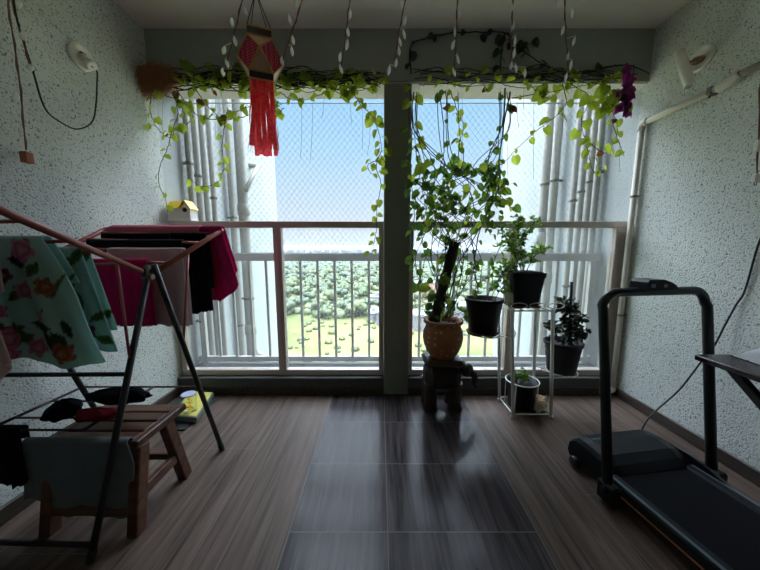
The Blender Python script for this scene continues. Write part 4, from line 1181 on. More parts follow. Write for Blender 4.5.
def strand(stem, leafb, pts, Y, rnd, r=.003, gap=.06, size=.07, skip=0.0, dry=None, dy=.02, heart=True, zig=.012, face=-.8):
    """a stem through pixel points at depth Y (a number or one per point) with leaves alternating along it"""
    P = []
    for i, p in enumerate(pts):
        yy = Y[i] if isinstance(Y, (list, tuple)) else Y
        P.append(PY(p[0], p[1], yy + rnd.uniform(-dy, dy)))
    path = cr(P, 8)
    for i in range(1, len(path) - 1): path[i] = path[i] + Vector((rnd.uniform(-1, 1), rnd.uniform(-.5, .5), rnd.uniform(-1, 1))) * zig * .25
    n = len(path)
    stem.tube(path, [r * (1 - .45 * i / n) for i in range(n)], 6)
    acc = gap * rnd.random(); sd = 1
    for i in range(1, n):
        acc += (path[i] - path[i-1]).length
        if acc > gap:
            acc = rnd.uniform(-.3, .3) * gap; sd = -sd
            if rnd.random() < skip: continue
            one_leaf(stem, leafb if not dry or rnd.random() > .02 else dry, path[i], size, rnd, sd, heart, face)
def one_leaf(stem, leafb, p, size, rnd, sd=1, heart=True, face=-.8):
    L = size * rnd.uniform(.5, 1.05)
    pet = Vector((sd * rnd.uniform(.4, 1), rnd.uniform(-.7, .2), rnd.uniform(-.2, .8))).normalized() * L * rnd.uniform(.25, .6)
    stem.tube([p, p + pet * .6 + Vector((0, 0, .004)), p + pet], .0011, 4, caps=False)
    d = Vector((sd * rnd.uniform(0, .9), rnd.uniform(-.4, .2), -rnd.uniform(.3, 1)))
    nn = Vector((rnd.uniform(-.7, .7), face + rnd.uniform(-.3, .5), rnd.uniform(.0, .8)))
    leafb.leaf(p + pet, d, nn, L, L * rnd.uniform(.72, .95), heart)

# left garland along the beam
rnd = random.Random(101)
YV = 2.0
gl = root('trailing_vine', 'green heart-leaved vine trained under the beam left of the pillar', 'vine', PY(270, 85, YV))
st_, lf, dr, tg = MB(), MB(), MB(), MB()
for k in range(9):                     # tangle of stems lying along the beam edge
    v = rnd.uniform(72, 88)
    pts = [(u, v + rnd.uniform(-7, 7) + (4 if u > 330 else 0)) for u in range(150 + rnd.randint(-4, 30), 386, 22)]
    strand(tg, lf, pts, [rnd.uniform(1.97, 2.025) for _ in pts], rnd, .0035, .075, .062, .15, dr)
for k in range(60):                    # older matted twigs
    u = rnd.uniform(165, 380); v = rnd.uniform(72, 86)
    pts = [(u + i * 14, v + rnd.uniform(-5, 5)) for i in range(4)]
    strand(tg, lf, [p for p in pts if p[0] < 386] or pts[:2], 2.005, rnd, .004, .4, .05, .7) if len([p for p in pts if p[0] < 386]) > 1 else None
for pts, g, sz, sk in (
    ([(152, 92), (150, 108), (156, 126), (170, 138), (176, 124)], .05, .07, .1),
    ([(172, 92), (178, 112), (172, 130), (167, 150), (160, 166), (159, 184), (165, 198), (168, 212)], .055, .058, .12),
    ([(165, 95), (185, 104), (192, 118), (180, 128), (168, 132)], .045, .075, .0),
    ([(195, 88), (206, 104), (222, 118), (240, 110), (250, 106)], .05, .075, .05),
    ([(228, 108), (224, 128), (222, 150), (224, 166), (218, 182), (202, 187), (194, 182)], .05, .06, .05),
    ([(178, 92), (196, 114), (224, 120), (262, 112), (282, 104)], .07, .07, .1),
    ([(280, 92), (294, 100), (312, 98), (330, 90)], .05, .07, .0), ([(284, 108), (276, 116), (272, 112)], .05, .075, 0),
    ([(330, 88), (345, 96), (356, 92)], .04, .07, 0),
    ([(352, 92), (362, 106), (372, 116), (378, 130), (382, 150)], .035, .085, .0),
    ([(382, 150), (376, 166), (381, 184), (377, 206), (377, 226), (374, 242), (372, 254)], .05, .066, .1),
    ([(383, 160), (368, 164), (371, 174)], .04, .08, 0)):
    strand(st_, lf, pts, 1.99, rnd, .0028, g * .68, sz * .85, sk, dr)
one_leaf(st_, lf, PY(182, 64, 1.98), .085, rnd, 1)
one_leaf(st_, lf, PY(196, 70, 1.98), .07, rnd, -1)
one_leaf(st_, dr, PY(213, 92, 1.98), .06, rnd, 1); one_leaf(st_, dr, PY(195, 100, 1.98), .055, rnd, 1)
th = MB()
for (u, v0, v1) in ((190, 104, 150), (206, 106, 148), (216, 104, 140), (262, 112, 118), (302, 108, 158), (313, 108, 160), (324, 104, 118), (350, 104, 124), (362, 112, 150), (369, 120, 155), (163, 110, 140), (236, 118, 150)):
    th = MB(); th.tube(cr([PY(u, v0 - 8, 1.995), PY(u + rnd.uniform(-1, 1), (v0+v1)/2, 1.995), PY(u + rnd.uniform(-3, 2), v1, 1.995)], 4), .0011, 4); th.build('aerial_root', M_['root'], gl)
tg.build('old_stems', M_['dstem'], gl); st_.build('stems', M_['vstem'], gl); lf.build('foliage', M_['leaf'], gl); dr.build('withered_leaves', M_['dryleaf'], gl)

# coir nest at the left end
b = MB(); c = PY(153, 79, 1.97)
b.ball(c, .05, 18, 12, (2.1, .6, 1.0), .2)
for k in range(1100):
    a = rnd.uniform(0, 2*PI); z = rnd.uniform(-1, 1); q = math.sqrt(1 - z*z)
    p = c + Vector((q*math.cos(a)*.125, q*math.sin(a)*.040, z*.066))
    tn = Vector((rnd.uniform(-1, 1), rnd.uniform(-.3, .3), rnd.uniform(-.5, .25))).normalized()
    tn = (tn + Vector((math.cos(a)*q, 0, z - .25)) * .45).normalized(); L = rnd.uniform(.035, .095)
    p2 = p + tn * L; p2.y = min(p2.y, YB - .004); p2.x = max(p2.x, XL + .004)
    p.y = min(p.y, YB - .004)
    b.tube([p - tn * .01, (p + p2) / 2 + Vector((0, -.004, .004)), p2], [.0017, .0013, .0007], 4)
o = b.build('coir_nest', M_['coir']); tag(o, 'shaggy brown coir nest in the corner at the left end of the vine', 'nest')

# right garland
rnd = random.Random(77)
gr = root('trailing_vine', 'thin-stemmed vine strung under the beam between the pillar and the right wall', 'vine', PY(530, 84, YV))
st_, lf, dr, tg, wn, th = MB(), MB(), MB(), MB(), MB(), MB()
for k in range(6):
    v = rnd.uniform(70, 84)
    pts = [(u, v + rnd.uniform(-5, 6)) for u in range(410 + rnd.randint(0, 10), 648, 24)]
    strand(tg, lf, pts, [rnd.uniform(1.97, 2.02) for _ in pts], rnd, .003, .16, .055, .3, dr)
for k in range(16):
    u = rnd.uniform(500, 610); v = rnd.uniform(68, 80)
    strand(tg, lf, [(u, v), (u + 14, v + rnd.uniform(-5, 5)), (u + 28, v + rnd.uniform(-5, 5))], 2.0, rnd, .004, .5, .05, .8)
for pts, g, sz, sk in (
    ([(408, 86), (412, 96), (413, 118), (415, 140), (416, 150)], .05, .075, .3),
    ([(450, 90), (458, 112), (464, 128), (458, 145)], .035, .065, .0),
    ([(430, 82), (470, 86), (494, 84)], .07, .06, 0),
    ([(512, 98), (560, 90), (590, 84), (610, 80)], .07, .075, 0), ([(530, 84), (541, 96), (552, 98)], .04, .085, 0),
    ([(562, 84), (566, 102), (556, 116), (540, 128), (524, 142), (512, 154), (503, 164)], .065, .08, .1),
    ([(570, 84), (590, 98), (582, 118), (584, 136), (592, 146)], .035, .085, 0),
    ([(584, 136), (598, 150), (608, 152), (614, 140), (618, 128), (612, 112), (604, 100)], .055, .08, 0),
    ([(604, 82), (606, 94), (612, 106), (606, 112)], .03, .10, 0), ([(586, 144), (590, 160), (594, 172), (602, 167)], .05, .07, 0),
    ([(612, 120), (618, 140), (622, 150), (624, 156)], .05, .06, .2), ([(600, 84), (622, 98), (632, 118)], .05, .09, 0)):
    strand(st_, lf, pts, 1.985, rnd, .0026, g * .85, sz * .9, sk, dr)
# dark climbing branch on the beam face
br_ = MB(); bl = MB()
strand(br_, bl, [(411, 74), (411, 46), (428, 38), (450, 33), (480, 32), (505, 33), (520, 48), (542, 64), (560, 72)], 2.012, rnd, .005, .075, .06, .0)
strand(br_, bl, [(505, 33), (502, 50), (500, 72)], 2.012, rnd, .006, .05, .07, 0)
strand(br_, bl, [(512, 45), (528, 44), (536, 40)], 2.01, rnd, .003, .035, .08, 0)
strand(br_, bl, [(590, 72), (612, 66), (632, 66), (650, 74)], 2.012, rnd, .006, .2, .05, .5)
for (u, v0, v1) in ((448, 86, 160), (462, 100, 168), (500, 96, 180), (508, 130, 196), (517, 100, 128), (524, 92, 110), (534, 98, 180), (556, 110, 182), (562, 100, 140), (598, 130, 150), (620, 150, 172)):
    th = MB(); th.tube(cr([PY(u, v0 - 8, 1.99), PY(u + rnd.uniform(-1, 1), (v0+v1)/2, 1.99), PY(u + rnd.uniform(-1, 3), v1, 1.99)], 4), .0011, 4); th.build('aerial_root', M_['root'], gr)
one_leaf(st_, wn, PY(507, 110, 1.98), .055, rnd, 1); one_leaf(st_, wn, PY(617, 120, 1.98), .06, rnd, -1); one_leaf(st_, wn, PY(489, 88, 1.98), .05, rnd, -1)
tg.build('old_stems', M_['dstem'], gr); st_.build('stems', M_['vstem'], gr); lf.build('foliage', M_['leaf'], gr); dr.build('withered_leaves', M_['dryleaf'], gr)
br_.build('dark_branch', M_['dstem'], gr); bl.build('dark_foliage', M_['leafdk'], gr); wn.build('wine_leaves', M_['winel'], gr)

# purple flower bunch at the right end
M_['purple'] = leaf_mat('purple_petal', lin(136, 34, 122), lin(92, 24, 92), .45, tcol=lin(190, 50, 170))
fb = root('purple_flowers', 'bunch of dark purple flowers hanging at the right end of the beam vine', 'flowers', PY(628, 90, 1.97))
pt_, sm = MB(), MB()
for k in range(17):
    f = k / 16
    c = PY(630 - 8 * f + rnd.uniform(-6, 6), 72 + 40 * f + rnd.uniform(-3, 3), 1.955 + rnd.uniform(-.02, .03))
    for q in range(6):
        a = q * PI/3 + rnd.random()
        pt_.leaf(c, (math.cos(a), -.3, math.sin(a) - .4), (0, -1, .3), rnd.uniform(.028, .045), .032, True, .3)
    sm.tube([c, c + Vector((.004, .02, .03))], .002, 5)
sm.tube(cr([PY(634, 64, 1.98), PY(632, 80, 1.965), PY(624, 112, 1.96)], 5), .003, 6)
pt_.build('petals', M_['purple'], fb); sm.build('flower_stems', M_['dstem'], fb)

# ---------------------------------------------------------------- terracotta pot with climbing pothos, on a carved stool
m, nt, bs, out = nodes('terracotta_painted_highlights')
v = tex(nt, 'ShaderNodeTexVoronoi', 26, Randomness=.25); n = tex(nt, 'ShaderNodeTexNoise', 14, Detail=3.0)
nt.links.new(mixc(nt, ramp(nt, v.outputs['Distance'], .20, .30), lin(206, 160, 96), mixc(nt, n.outputs[0], lin(164, 102, 56), lin(122, 74, 42))), bs.inputs['Base Color']); bs.inputs['Roughness'].default_value = .5  # faint highlights of the glaze put into the colour as pale dots
M_['terra'] = m
M_['soil'] = simple('dark_soil', lin(40, 32, 26), .95, var=.4, scale=80, bmp=.6)
M_['carved'] = wood('near_black_carved_wood', lin(34, 28, 24), lin(58, 46, 40), (8, 8, 30), .45)
M_['moss'] = simple('coir_moss_pole', lin(42, 36, 30), .95, var=.4, scale=70, bmp=.8)
Yp = 1.88
zst = PY(442, 362, 1.78).z
sx_ = PY(442, 362, Yp).x
es = root('carved_stool', 'near-black carved stool with a head jutting from one side, under the terracotta pot', 'stool', (sx_, Yp, 0))
hw = .132
t = MB(); t.box((sx_ - hw, Yp - .105, zst - .045), (sx_ + hw, Yp + .105, zst), .02); t.build('seat_pad', M_['carved'], es)
t = MB(); t.box((sx_ - hw + .01, Yp - .095, .13), (sx_ + hw - .01, Yp + .095, zst - .043), .045); t.build('body', M_['carved'], es)
for x in (-1, 1):
    for y in (-1, 1):
        t = MB(); cx_, cy_ = sx_ + x * .083, Yp + y * .052
        t.lathe([(.046, 0), (.05, .012), (.044, .03), (.042, .12), (.047, .2)], (cx_, cy_, 0), 18); t.build('leg', M_['carved'], es)
t = MB(); hc = Vector((sx_ + hw + .025, Yp - .05, zst - .075))
t.ball(hc, .045, 16, 10, (1.0, .85, 1.05))
t.tube(cr([hc + Vector((.02, -.01, -.01)), hc + Vector((.05, -.015, -.04)), hc + Vector((.05, -.015, -.09)), hc + Vector((.068, -.015, -.115))], 5), [.024]*5 + [.02]*5 + [.015]*6, 10)
hd_ = t.build('head', M_['carved'], es)
for y in (-.05, .045):
    t = MB(); t.ball(hc + Vector((-.02, y, .012)), .035, 12, 8, (.75, .25, 1)); t.build('ear', M_['carved'], hd_)

pp = root('pothos_pot', 'terracotta pot with painted glaze highlights holding a moss pole and a big climbing pothos', 'potted plant', (sx_, Yp, zst + .001))
zb0 = zst + .001; zrim = PY(442, 319, Yp).z
hh = zrim - zb0; Rb = .128
t = MB()
t.lathe([(.074, 0), (.084, .006), (.108, hh*.16), (.128, hh*.36), (.135, hh*.54), (.131, hh*.68), (.117, hh*.82), (.112, hh*.88), (.128, hh*.91), (.133, hh*.95), (.129, hh), (.112, hh), (.104, hh*.88), (.1, hh*.8), (0, hh*.8)], (sx_, Yp, zb0), 40)
pot_ = t.build('pot', M_['terra'], pp)
t = MB(); t.lathe([(.104, -.01), (.1, .0), (.05, .008), (0, .01)], (sx_, Yp, zb0 + hh*.86), 28); t.build('soil', M_['soil'], pp)
t = MB(); pa_, pb_ = PY(433, 322, Yp), PY(455, 242, Yp - .01)
pa_ = Vector((pa_.x, pa_.y, zb0 + hh * .84))
path = [lerp(pa_, pb_, k / 12) for k in range(13)]
t.tube(path, [.034 + .004 * math.sin(k * 2.1) for k in range(13)], 14); t.build('moss_pole', M_['moss'], pp)
rnd = random.Random(55)
st_, lf, ld, dr = MB(), MB(), MB(), MB()
Ya, Yt = Yp, 1.97
def S_(pts, g, sz, sk=0, deep=True, r=.003):
    n = len(pts); Ys = [Yt + (Ya - Yt) * max(0, min(1, (p[1] - 110) / 150)) for p in pts]
    strand(st_, ld if deep else lf, pts, Ys, rnd, r, g, sz, sk, dr, dy=.035)
S_([(413, 110), (411, 170), (414, 215), (412, 250), (420, 282), (436, 305)], .075, .065)
S_([(418, 150), (428, 196), (422, 238), (436, 285), (440, 318)], .05, .06)
S_([(440, 92), (444, 150), (432, 200), (448, 240), (453, 252)], .07, .055, .3)
S_([(446, 90), (449, 140), (455, 180), (440, 220), (450, 248)], .06, .055, .3)
S_([(460, 140), (459, 160), (470, 190), (462, 225), (452, 245)], .045, .06)
S_([(505, 88), (502, 125), (488, 160), (492, 200), (470, 245), (456, 270), (447, 316)], .06, .055, .2, r=.005)
S_([(510, 92), (500, 150), (498, 190), (480, 230), (474, 270), (478, 292), (462, 320)], .06, .055, .2, r=.005)
S_([(503, 164), (480, 172), (455, 168), (430, 172), (414, 184)], .035, .065)
S_([(414, 180), (445, 192), (470, 212), (498, 202), (512, 208)], .035, .06)
S_([(425, 168), (440, 185), (452, 205), (446, 225)], .03, .06); S_([(470, 165), (486, 180), (500, 190)], .03, .055)
S_([(488, 168), (500, 178), (494, 200), (486, 215), (490, 235)], .03, .055)
S_([(494, 165), (502, 182), (500, 200)], .025, .06)
S_([(428, 228), (415, 262), (428, 290), (438, 296)], .07, .06, .2); S_([(466, 232), (482, 262), (474, 300), (460, 318)], .09, .05, .4)
S_([(450, 248), (440, 270), (434, 296), (438, 316)], .05, .05); S_([(456, 250), (462, 280), (452, 314)], .06, .045)
S_([(416, 150), (420, 180), (426, 210)], .05, .065); S_([(455, 160), (440, 205), (425, 225)], .04, .055)
S_([(500, 195), (508, 204), (511, 212)], .03, .05, deep=False); S_([(452, 242), (446, 236), (455, 228)], .03, .05)
for (u, v, s_) in ((434, 280, .095), (432, 291, .09), (438, 286, .08), (413, 130, .085), (417, 143, .09), (432, 166, .08), (480, 172, .075), (508, 205, .05), (452, 120, .07), (497, 196, .075), (428, 172, .09), (446, 262, .06)):
    one_leaf(st_, lf, PY(u, v - 4, 1.84 if v > 150 else 1.95), s_, rnd, 1 if rnd.random() < .5 else -1)
for k in range(26):                     # tuft at the pot mouth
    a = rnd.uniform(0, 2*PI); p = Vector((sx_ + .06*math.cos(a), Yp + .06*math.sin(a), zb0 + hh*.88))
    e_ = p + Vector((.09*math.cos(a), .07*math.sin(a), rnd.uniform(.02, .1)))
    st_.tube(cr([p, (p + e_)/2 + Vector((0, 0, .03)), e_], 3), .0016, 4)
    if k % 2: one_leaf(st_, ld, e_, .045, rnd, 1, True)
for (cu, cv, n_, ru, rv) in ((418, 172, 16, 10, 14), (438, 184, 26, 14, 14), (452, 200, 20, 12, 12), (440, 216, 16, 14, 10), (490, 184, 20, 10, 16), (494, 206, 18, 12, 12), (424, 214, 12, 12, 16), (470, 168, 12, 14, 8), (482, 222, 10, 12, 12), (474, 190, 10, 12, 12), (412, 205, 8, 6, 20), (446, 300, 12, 14, 12)):
    for k in range(int(n_ * .72)):
        u = cu + rnd.gauss(0, .6) * ru; v = cv + rnd.gauss(0, .6) * rv
        yy = Yt + (Ya - Yt) * max(0, min(1, (v - 110) / 150)) + rnd.uniform(-.06, .04)
        one_leaf(st_, ld if rnd.random() < .75 else lf, PY(u, v, min(yy, 2.02)), .054, rnd, 1 if rnd.random() < .5 else -1)
for k in range(16):                     # loose curling runners round the pole
    u0 = rnd.uniform(436, 462); v0 = rnd.uniform(235, 262); sdx = -1 if rnd.random() < .55 else 1
    du = sdx * rnd.uniform(8, 32)
    pts = [(u0, v0), (u0 + du * .7, v0 + rnd.uniform(-22, 6)), (u0 + du, v0 + rnd.uniform(10, 30)), (u0 + du * .6, v0 + rnd.uniform(35, 55)), (442 + sdx * rnd.uniform(0, 9), 318)]
    path = cr([PY(u, v, Ya + rnd.uniform(-.08, .06)) for u, v in pts], 7); st_.tube(path, .0022, 5)
    if k % 2: one_leaf(st_, ld, path[len(path)//2], .05, rnd, sdx)
for k in range(14):                     # runners rising from the pole to the beam
    u1 = rnd.choice((412, 416, 424, 440, 447, 460, 500, 507)) + rnd.uniform(-3, 3)
    pts = [(450 + rnd.uniform(-8, 6), 250), (rnd.uniform(425, 485), 225), (rnd.uniform(415, 495), 195), ((u1 + 450) / 2 + rnd.uniform(-15, 15), 165), (u1, 130), (u1 + rnd.uniform(-2, 2), 92)]
    path = cr([PY(u, v, Yt + (Ya - Yt) * max(0, min(1, (v - 110) / 150)) + rnd.uniform(-.04, .03)) for u, v in pts], 7); st_.tube(path, .0024, 5)
st_.build('vine_stems', M_['vstem'], pp); lf.build('pale_foliage', M_['leaf'], pp); ld.build('foliage', M_['leafd'], pp); dr.build('withered_leaves', M_['dryleaf'], pp)

# ---------------------------------------------------------------- tiered plant stand
M_['stand'] = simple('white_stand_metal', lin(232, 230, 224), .4, .1, var=.05)
M_['potb'] = simple('black_plastic_pot', lin(13, 14, 19), .45, var=.1, spec=.25)
M_['potg'] = simple('dark_slate_pot', lin(30, 33, 44), .45, var=.1, spec=.25)
M_['saucer'] = simple('dull_brown_saucer', lin(96, 74, 58), .8, var=.3, scale=50, bmp=.3)
F0 = PZ(513, 416, .01); F1 = PZ(551, 416, .01); B0 = PZ(499.5, 399, .01)
yf, yb = F0.y, B0.y
ps = root('plant_stand', 'white metal tiered plant stand with wire rims and side shelves', 'plant stand', ((F0.x + F1.x)/2, (yf + yb)/2, 0))
ztop = PY(512, 309, yf).z
T0x, T1x = PY(512, 309, yf).x, PY(553, 309, yf).x
bl_x = PY(499.5, 399, yb).x; br_x = bl_x + (F1.x - F0.x)
posts = {}
for nm, (xa, ya_, xb_, yb2) in {'fl': (F0.x, yf, T0x, yf), 'fr': (F1.x, yf, T1x, yf), 'bl': (bl_x, yb, bl_x - .045, yb), 'br': (br_x, yb, br_x - .04, yb)}.items():
    t = MB(); a, c = Vector((xa, ya_, .004)), Vector((xb_, yb2, ztop)); posts[nm] = (a, c)
    t.tube([a, c], .0105, 10); t.lathe([(.013, -.004), (.014, .008), (.012, .014)], a, 12); t.build('post', M_['stand'], ps)
def at(nm, z): a, c = posts[nm]; return lerp(a, c, (z - a.z) / (c.z - a.z))
for z in (.022, ztop - .012):
    t = MB(); t.tube([at('fl', z), at('fr', z), at('br', z), at('bl', z)], .005, 8, close=True, smooth=False); t.build('frame_ring', M_['stand'], ps)
def scroll_ring(c, R, z, nm='wire_rim'):
    t = MB(); n = 44
    t.tube([(c[0] + R*math.cos(2*PI*k/n), c[1] + R*math.sin(2*PI*k/n), z) for k in range(n)], .0038, 7, close=True)
    t.build(nm, M_['stand'], ps)
ctop = (at('fl', ztop) + at('br', ztop)) / 2
# top shelf: wires and a looped rim
t = MB()
for k in range(5):
    f = (k + .5) / 5; t.tube([lerp(at('fl', ztop), at('fr', ztop), f) + Vector((0, 0, -.01)), lerp(at('bl', ztop), at('br', ztop), f) + Vector((0, 0, -.01))], .003, 6)
t.build('top_shelf', M_['stand'], ps)
for k in range(3):
    t = MB(); x_ = lerp(at('fl', ztop), at('fr', ztop), (-.05 + k * .45)).x
    pts = [(x_ + .05 + .05*math.cos(a), yf - .012, ztop + .022 + .018*math.sin(a)) for a in frange(0, 18)]
    t.tube(pts, .003, 6, close=True); t.build('scroll', M_['stand'], ps)
# left side shelf
zl = PY(487, 334, 1.84).z; cl = Vector((PY(486, 334, 1.84).x, 1.84, zl))
scroll_ring(cl, .088, zl)
t = MB()
for dx in (-.05, 0, .05): 
    q = math.sqrt(.088**2 - dx*dx); t.tube([cl + Vector((dx, -q, 0)), cl + Vector((dx, q, 0))], .003, 6)
t.tube([cl + Vector((.08, -.03, 0)), at('fl', zl)], .005, 8); t.tube([cl + Vector((.08, .03, 0)), at('bl', zl)], .005, 8)
t.build('side_shelf', M_['stand'], ps)
t = MB(); e0 = at('fl', zl) + Vector((-.01, -.01, .0))
t.tube(cr([e0 + Vector((.012, 0, 0)), e0 + Vector((.02, -.004, .045)), e0 + Vector((-.01, -.004, .07)), e0 + Vector((-.03, -.004, .05)), e0 + Vector((-.012, -.004, .03))], 6), .003, 6); t.build('scroll', M_['stand'], ps)
# right side shelf, low
Yc = 1.86
zr_ = PY(566, 371, Yc).z; crr = Vector((PY(561, 373, Yc).x, Yc, zr_))
scroll_ring(crr, .095, zr_)
t = MB()
for dx in (-.05, 0, .05):
    q = math.sqrt(.095**2 - dx*dx); t.tube([crr + Vector((dx, -q, 0)), crr + Vector((dx, q, 0))], .003, 6)
t.tube([crr + Vector((-.085, -.03, 0)), at('fr', zr_)], .005, 8); t.tube([crr + Vector((-.085, .03, 0)), at('br', zr_)], .005, 8)
t.build('side_shelf', M_['stand'], ps)
t = MB(); e0 = at('fr', zr_) + Vector((0, -.012, .03))
t.tube(cr([e0, e0 + Vector((-.03, 0, .03)), e0 + Vector((-.07, 0, .06)), e0 + Vector((-.075, 0, .03)), e0 + Vector((-.04, 0, .025))], 6), .003, 6); t.build('scroll', M_['stand'], ps)
# basket ring at the foot
cD = Vector((PY(522, 384, 1.83).x, 1.83, 0)); zD = PY(523, 380, 1.83).z
scroll_ring(cD, .103, zD)
for a in (.6, 2.5, 3.9, 5.4):
    t = MB(); t.tube([cD + Vector((.103*math.cos(a), .103*math.sin(a), zD)), cD + Vector((.103*math.cos(a), .103*math.sin(a), .026))], .003, 6); t.build('basket_wire', M_['stand'], ps)

def round_pot(parent, c, R0, R1, z0, z1, m, rim=.006, name='pot'):
    t = MB(); h = z1 - z0
    t.lathe([(R0*.96, 0), (R0, .004), (R1 - rim, h*.9), (R1, h*.905), (R1, h), (R1 - .008, h), (R1 - .012, h*.86), (0, h*.84)], (c[0], c[1], z0), 36); t.build(name, m, parent)
    t = MB(); t.lathe([(R1 - .013, 0), (R1*.5, .008), (0, .011)], (c[0], c[1], z0 + h*.85), 28); t.build('soil', M_['soil'], parent)
def small_leaves(stem, lf, path, rnd, n, spread, size, heart=False, twig=True):
    for k in range(n):
        p = path[rnd.randrange(len(path)//4, len(path))]
        d = Vector((rnd.uniform(-1, 1), rnd.uniform(-1, 1), rnd.uniform(-.4, 1))).normalized()
        e_ = p + d * spread * rnd.uniform(.3, 1)
        if twig: stem.tube([p, (p+e_)/2 + Vector((0, 0, .006)), e_], [.0016, .0012, .0008], 4)
        for q in range(4):
            dd = (d + Vector((rnd.uniform(-1, 1), rnd.uniform(-1, 1), rnd.uniform(-.8, .6)))).normalized()
            f = rnd.uniform(.4, 1)
            lf.leaf(lerp(p, e_, f), dd, Vector((rnd.uniform(-.6, .6), rnd.uniform(-1, .2), rnd.uniform(.1, 1))), size * rnd.uniform(.6, 1.2), size * .6, heart)
# plant A on the left shelf
rnd = random.Random(31)
cA = Vector((cl.x - .024, cl.y, 0)); zA0 = zl + .02; zA1 = PY(484, 298, 1.84).z
pA = root('potted_plant', 'black tapered pot with thin leafy stems, on the shelf near the terracotta pot', 'potted plant', (cA.x, cA.y, zA0))
round_pot(pA, cA, .088, .122, zA0, zA1, M_['potb'])
t = MB(); t.lathe([(.07, 0), (.098, .004), (.108, .02), (.104, .02), (.094, .008), (0, .006)], (cA.x, cA.y, zl + .0038), 26)
for q in t.v: q.z += .006 * math.sin(q.x * 60)
for q in t.v: q.z = max(q.z, zl + .0038)
t.build('saucer', M_['saucer'], pA)
st_, lf = MB(), MB()
for pts in ([(486, 300), (492, 282), (494, 262), (501, 244), (503, 228)], [(490, 300), (497, 285), (502, 272), (506, 262)], [(494, 302), (500, 290), (508, 284), (513, 292)]):
    path = cr([PY(u, v, 1.83 + rnd.uniform(-.02, .02)) for u, v in pts], 6); st_.tube(path, .0022, 5)
    small_leaves(st_, lf, path, rnd, 20, .05, .032)
st_.build('stems', M_['vstem'], pA); lf.build('foliage', M_['leafb'], pA)
# plant B on top
Yb_ = ctop.y - .005
zB0 = ztop + .006; zB1 = PY(528, 272, Yb_).z
cB = Vector((PY(522, 290, Yb_).x, Yb_, 0))
pB = root('potted_plant', 'black square pot with a bushy bright green plant on the stand top', 'potted plant', (cB.x, cB.y, zB0))
t = MB(); t.frustum(cB, .155, .155, .198, .19, zB0, zB1 - .03, .02); t.frustum(cB, .206, .198, .21, .202, zB1 - .03, zB1, .02); t.build('pot', M_['potb'], pB)
t = MB(); t.frustum(cB, .19, .18, .18, .17, zB1, zB1 + .006, .02); t.build('soil', M_['soil'], pB)
t = MB(); t.frustum(cB, .175, .175, .18, .18, zB0 - .005, zB0 + .008, .02); t.build('saucer', M_['saucer'], pB)
st_, lf = MB(), MB()
for pts, n in (([(524, 275), (521, 255), (518, 236), (519, 218)], 46), ([(522, 272), (516, 258), (510, 246), (504, 234)], 34), ([(526, 272), (532, 260), (538, 252), (541, 247)], 26), ([(521, 274), (512, 268), (505, 270), (500, 282)], 22), ([(520, 250), (526, 236), (532, 226), (534, 222)], 18)):
    path = cr([PY(u, v, Yb_ + rnd.uniform(-.03, .03)) for u, v in pts], 6); st_.tube(path, .003, 5)
    small_leaves(st_, lf, path, rnd, int(n * 1.5), .058, .028)
st_.build('stems', M_['vstem'], pB); lf.build('foliage', M_['leafb'], pB)
# plant C on the right shelf
cC = Vector((crr.x - .003, crr.y, 0)); zC0 = zr_ + .004; zC1 = PY(563, 341, Yc).z
pC = root('potted_plant', 'dark slate pot with a dense dull bush and black stake, on the low side shelf', 'potted plant', (cC.x, cC.y, zC0))
round_pot(pC, cC, .086, .118, zC0, zC1, M_['potg'])
t = MB(); t.tube([Vector((PY(570, 335, Yc).x, Yc, zC1 - .02)), PY(571.5, 282, Yc)], .009, 8); t.build('stake', M_['black'], pC)
st_, lf = MB(), MB()
for pts, n in (([(564, 343), (566, 325), (564, 310), (562, 302)], 46), ([(566, 343), (574, 330), (580, 318)], 34), ([(562, 343), (556, 334), (553, 325)], 24), ([(568, 343), (576, 338), (584, 330)], 26), ([(564, 340), (570, 318), (574, 308)], 34)):
    path = cr([PY(u, v, Yc + rnd.uniform(-.03, .03)) for u, v in pts], 6); st_.tube(path, .003, 5)
    small_leaves(st_, lf, path, rnd, int(n * 1.4), .055, .030)
st_.build('stems', M_['dstem'], pC); lf.build('foliage', M_['leafdk'], pC)
# plant D in the basket
pD = root('potted_plant', 'small green sprout in a black round pot inside the plant stand', 'potted plant', (cD.x, cD.y, .028))
round_pot(pD, cD, .08, .098, .028, zD - .005, M_['potb'])
st_, lf = MB(), MB()
for k in range(9):
    p = Vector((cD.x - .02 + rnd.uniform(-.015, .015), cD.y + rnd.uniform(-.02, .02), zD - .03)); e_ = p + Vector((rnd.uniform(-.04, .04), rnd.uniform(-.03, .03), rnd.uniform(.05, .11)))
    st_.tube([p, e_], .002, 5)
    for q in range(3): lf.leaf(lerp(p, e_, .5 + .25*q), (rnd.uniform(-1, 1), rnd.uniform(-1, .3), rnd.uniform(-.1, .9)), (0, -.6, 1), .05, .026, False)
st_.build('stems', M_['vstem'], pD); lf.build('foliage', M_['leafb'], pD)
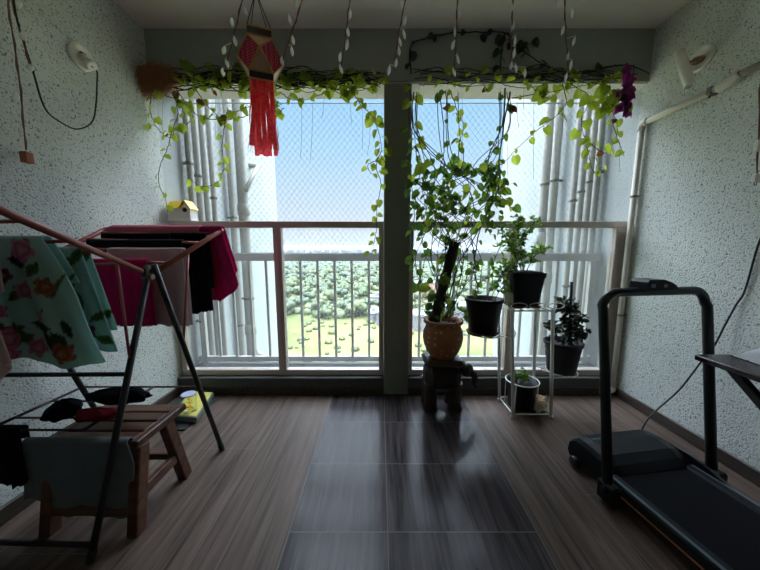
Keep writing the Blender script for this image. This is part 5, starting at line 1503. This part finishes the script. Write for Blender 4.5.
# cat planter
M_['catc'] = simple('pale_clay_cat', lin(226, 206, 178), .7, var=.15, scale=30, bmp=.1)
cc_ = PZ(540, 413, 0); cc_.y += .045; cc_.x = PY(538.5, 405, cc_.y).x
ct = root('cat_planter', 'small pale clay planter with pointed ears beside the stand foot', 'planter', (cc_.x, cc_.y, 0))
t = MB(); t.lathe([(.030, 0), (.042, .008), (.052, .035), (.052, .062), (.044, .085), (.040, .088), (.037, .084), (.040, .06), (0, .05)], cc_, 26); bd = t.build('bowl', M_['catc'], ct)
for dx in (-.03, .026):
    t = MB(); e_ = cc_ + Vector((dx, -.022, .08)); t.lathe([(.016, 0), (.011, .016), (0, .036)], e_, 10, axis=(dx * 3, -.2, 1)); t.build('ear', M_['catc'], ct)
t = MB()
for dx in (-.016, .016): t.ball(cc_ + Vector((dx, -.0485, .054)), .004, 8, 6)
t.ball(cc_ + Vector((0, -.053, .044)), .0035, 8, 6); t.build('face_marks', M_['black'], ct)
for dx in (-.026, .026):
    t = MB(); t.ball(cc_ + Vector((dx, -.043, .014)), .014, 10, 7, (1, 1.1, .8)); t.build('paw', M_['catc'], ct)
K = .66
def kk(c): return (c[0]*K, c[1]*K, c[2]*K, 1)
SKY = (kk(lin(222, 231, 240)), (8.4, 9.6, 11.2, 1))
SKYS = [(.05, kk(lin(218, 230, 243))), (.15, kk(lin(204, 227, 248))), (.30, kk(lin(178, 219, 252))), (.45, kk(lin(158, 208, 252))), (.62, (7.4, 8.5, 10.0, 1))]  # overbright upper stops added above the view to light the interior
SKY_STR = 1.0
SUN_E = 1.6
EXPO = 0.78
HAZE = .0004
HAZE_C = (.12, .143, .168, 1)
# ---------------------------------------------------------------- light and camera
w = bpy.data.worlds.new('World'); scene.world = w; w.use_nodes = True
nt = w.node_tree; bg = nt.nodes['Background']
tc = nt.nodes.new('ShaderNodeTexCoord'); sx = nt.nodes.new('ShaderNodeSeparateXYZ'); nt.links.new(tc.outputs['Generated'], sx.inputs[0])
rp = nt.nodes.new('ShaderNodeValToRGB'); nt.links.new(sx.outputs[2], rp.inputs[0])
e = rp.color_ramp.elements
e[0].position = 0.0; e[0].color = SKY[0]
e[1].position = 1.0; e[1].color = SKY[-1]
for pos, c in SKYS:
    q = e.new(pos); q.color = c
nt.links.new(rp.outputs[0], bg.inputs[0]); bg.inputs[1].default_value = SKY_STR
sun = bpy.data.lights.new('sun', 'SUN'); sun.energy = SUN_E; sun.angle = .009; sun.color = (1, .95, .86)
so = bpy.data.objects.new('sun', sun); col.objects.link(so)
so.rotation_euler = Vector((-.25, .75, -.85)).to_track_quat('-Z', 'Y').to_euler(); so.location = (0, -5, 40)
# sunlit haze lying over the land
b = MB(); b.box((-9000, 30, GZ-1), (9000, 10500, 25))
m = bpy.data.materials.new('land_haze'); m.use_nodes = True; nt = m.node_tree; nt.nodes.clear()
vo = nt.nodes.new('ShaderNodeVolumeScatter'); vo.inputs['Density'].default_value = HAZE; vo.inputs['Color'].default_value = HAZE_C; vo.inputs['Anisotropy'].default_value = .2
oo = nt.nodes.new('ShaderNodeOutputMaterial'); nt.links.new(vo.outputs[0], oo.inputs['Volume'])
o = b.build('haze', m); tag(o, 'pale haze over the distant land', 'haze', kind='stuff')
cam = bpy.data.cameras.new('camera'); co = bpy.data.objects.new('camera', cam); col.objects.link(co)
cam.sensor_fit = 'HORIZONTAL'; cam.sensor_width = 36; cam.lens = 36 * F / 760
cam.clip_start = .02; cam.clip_end = 30000
co.location = (0, 0, H); co.rotation_euler = (PI/2 - math.atan(TP), 0, 0)
scene.camera = co
vs = scene.view_settings
vs.view_transform = 'Standard'; vs.look = 'None'; vs.gamma = 1; vs.use_curve_mapping = False; vs.exposure = EXPO
cy = scene.cycles
cy.max_bounces = 12; cy.diffuse_bounces = 8; cy.glossy_bounces = 4; cy.transparent_max_bounces = 24; cy.transmission_bounces = 8
cy.use_denoising = True; cy.sample_clamp_indirect = 6
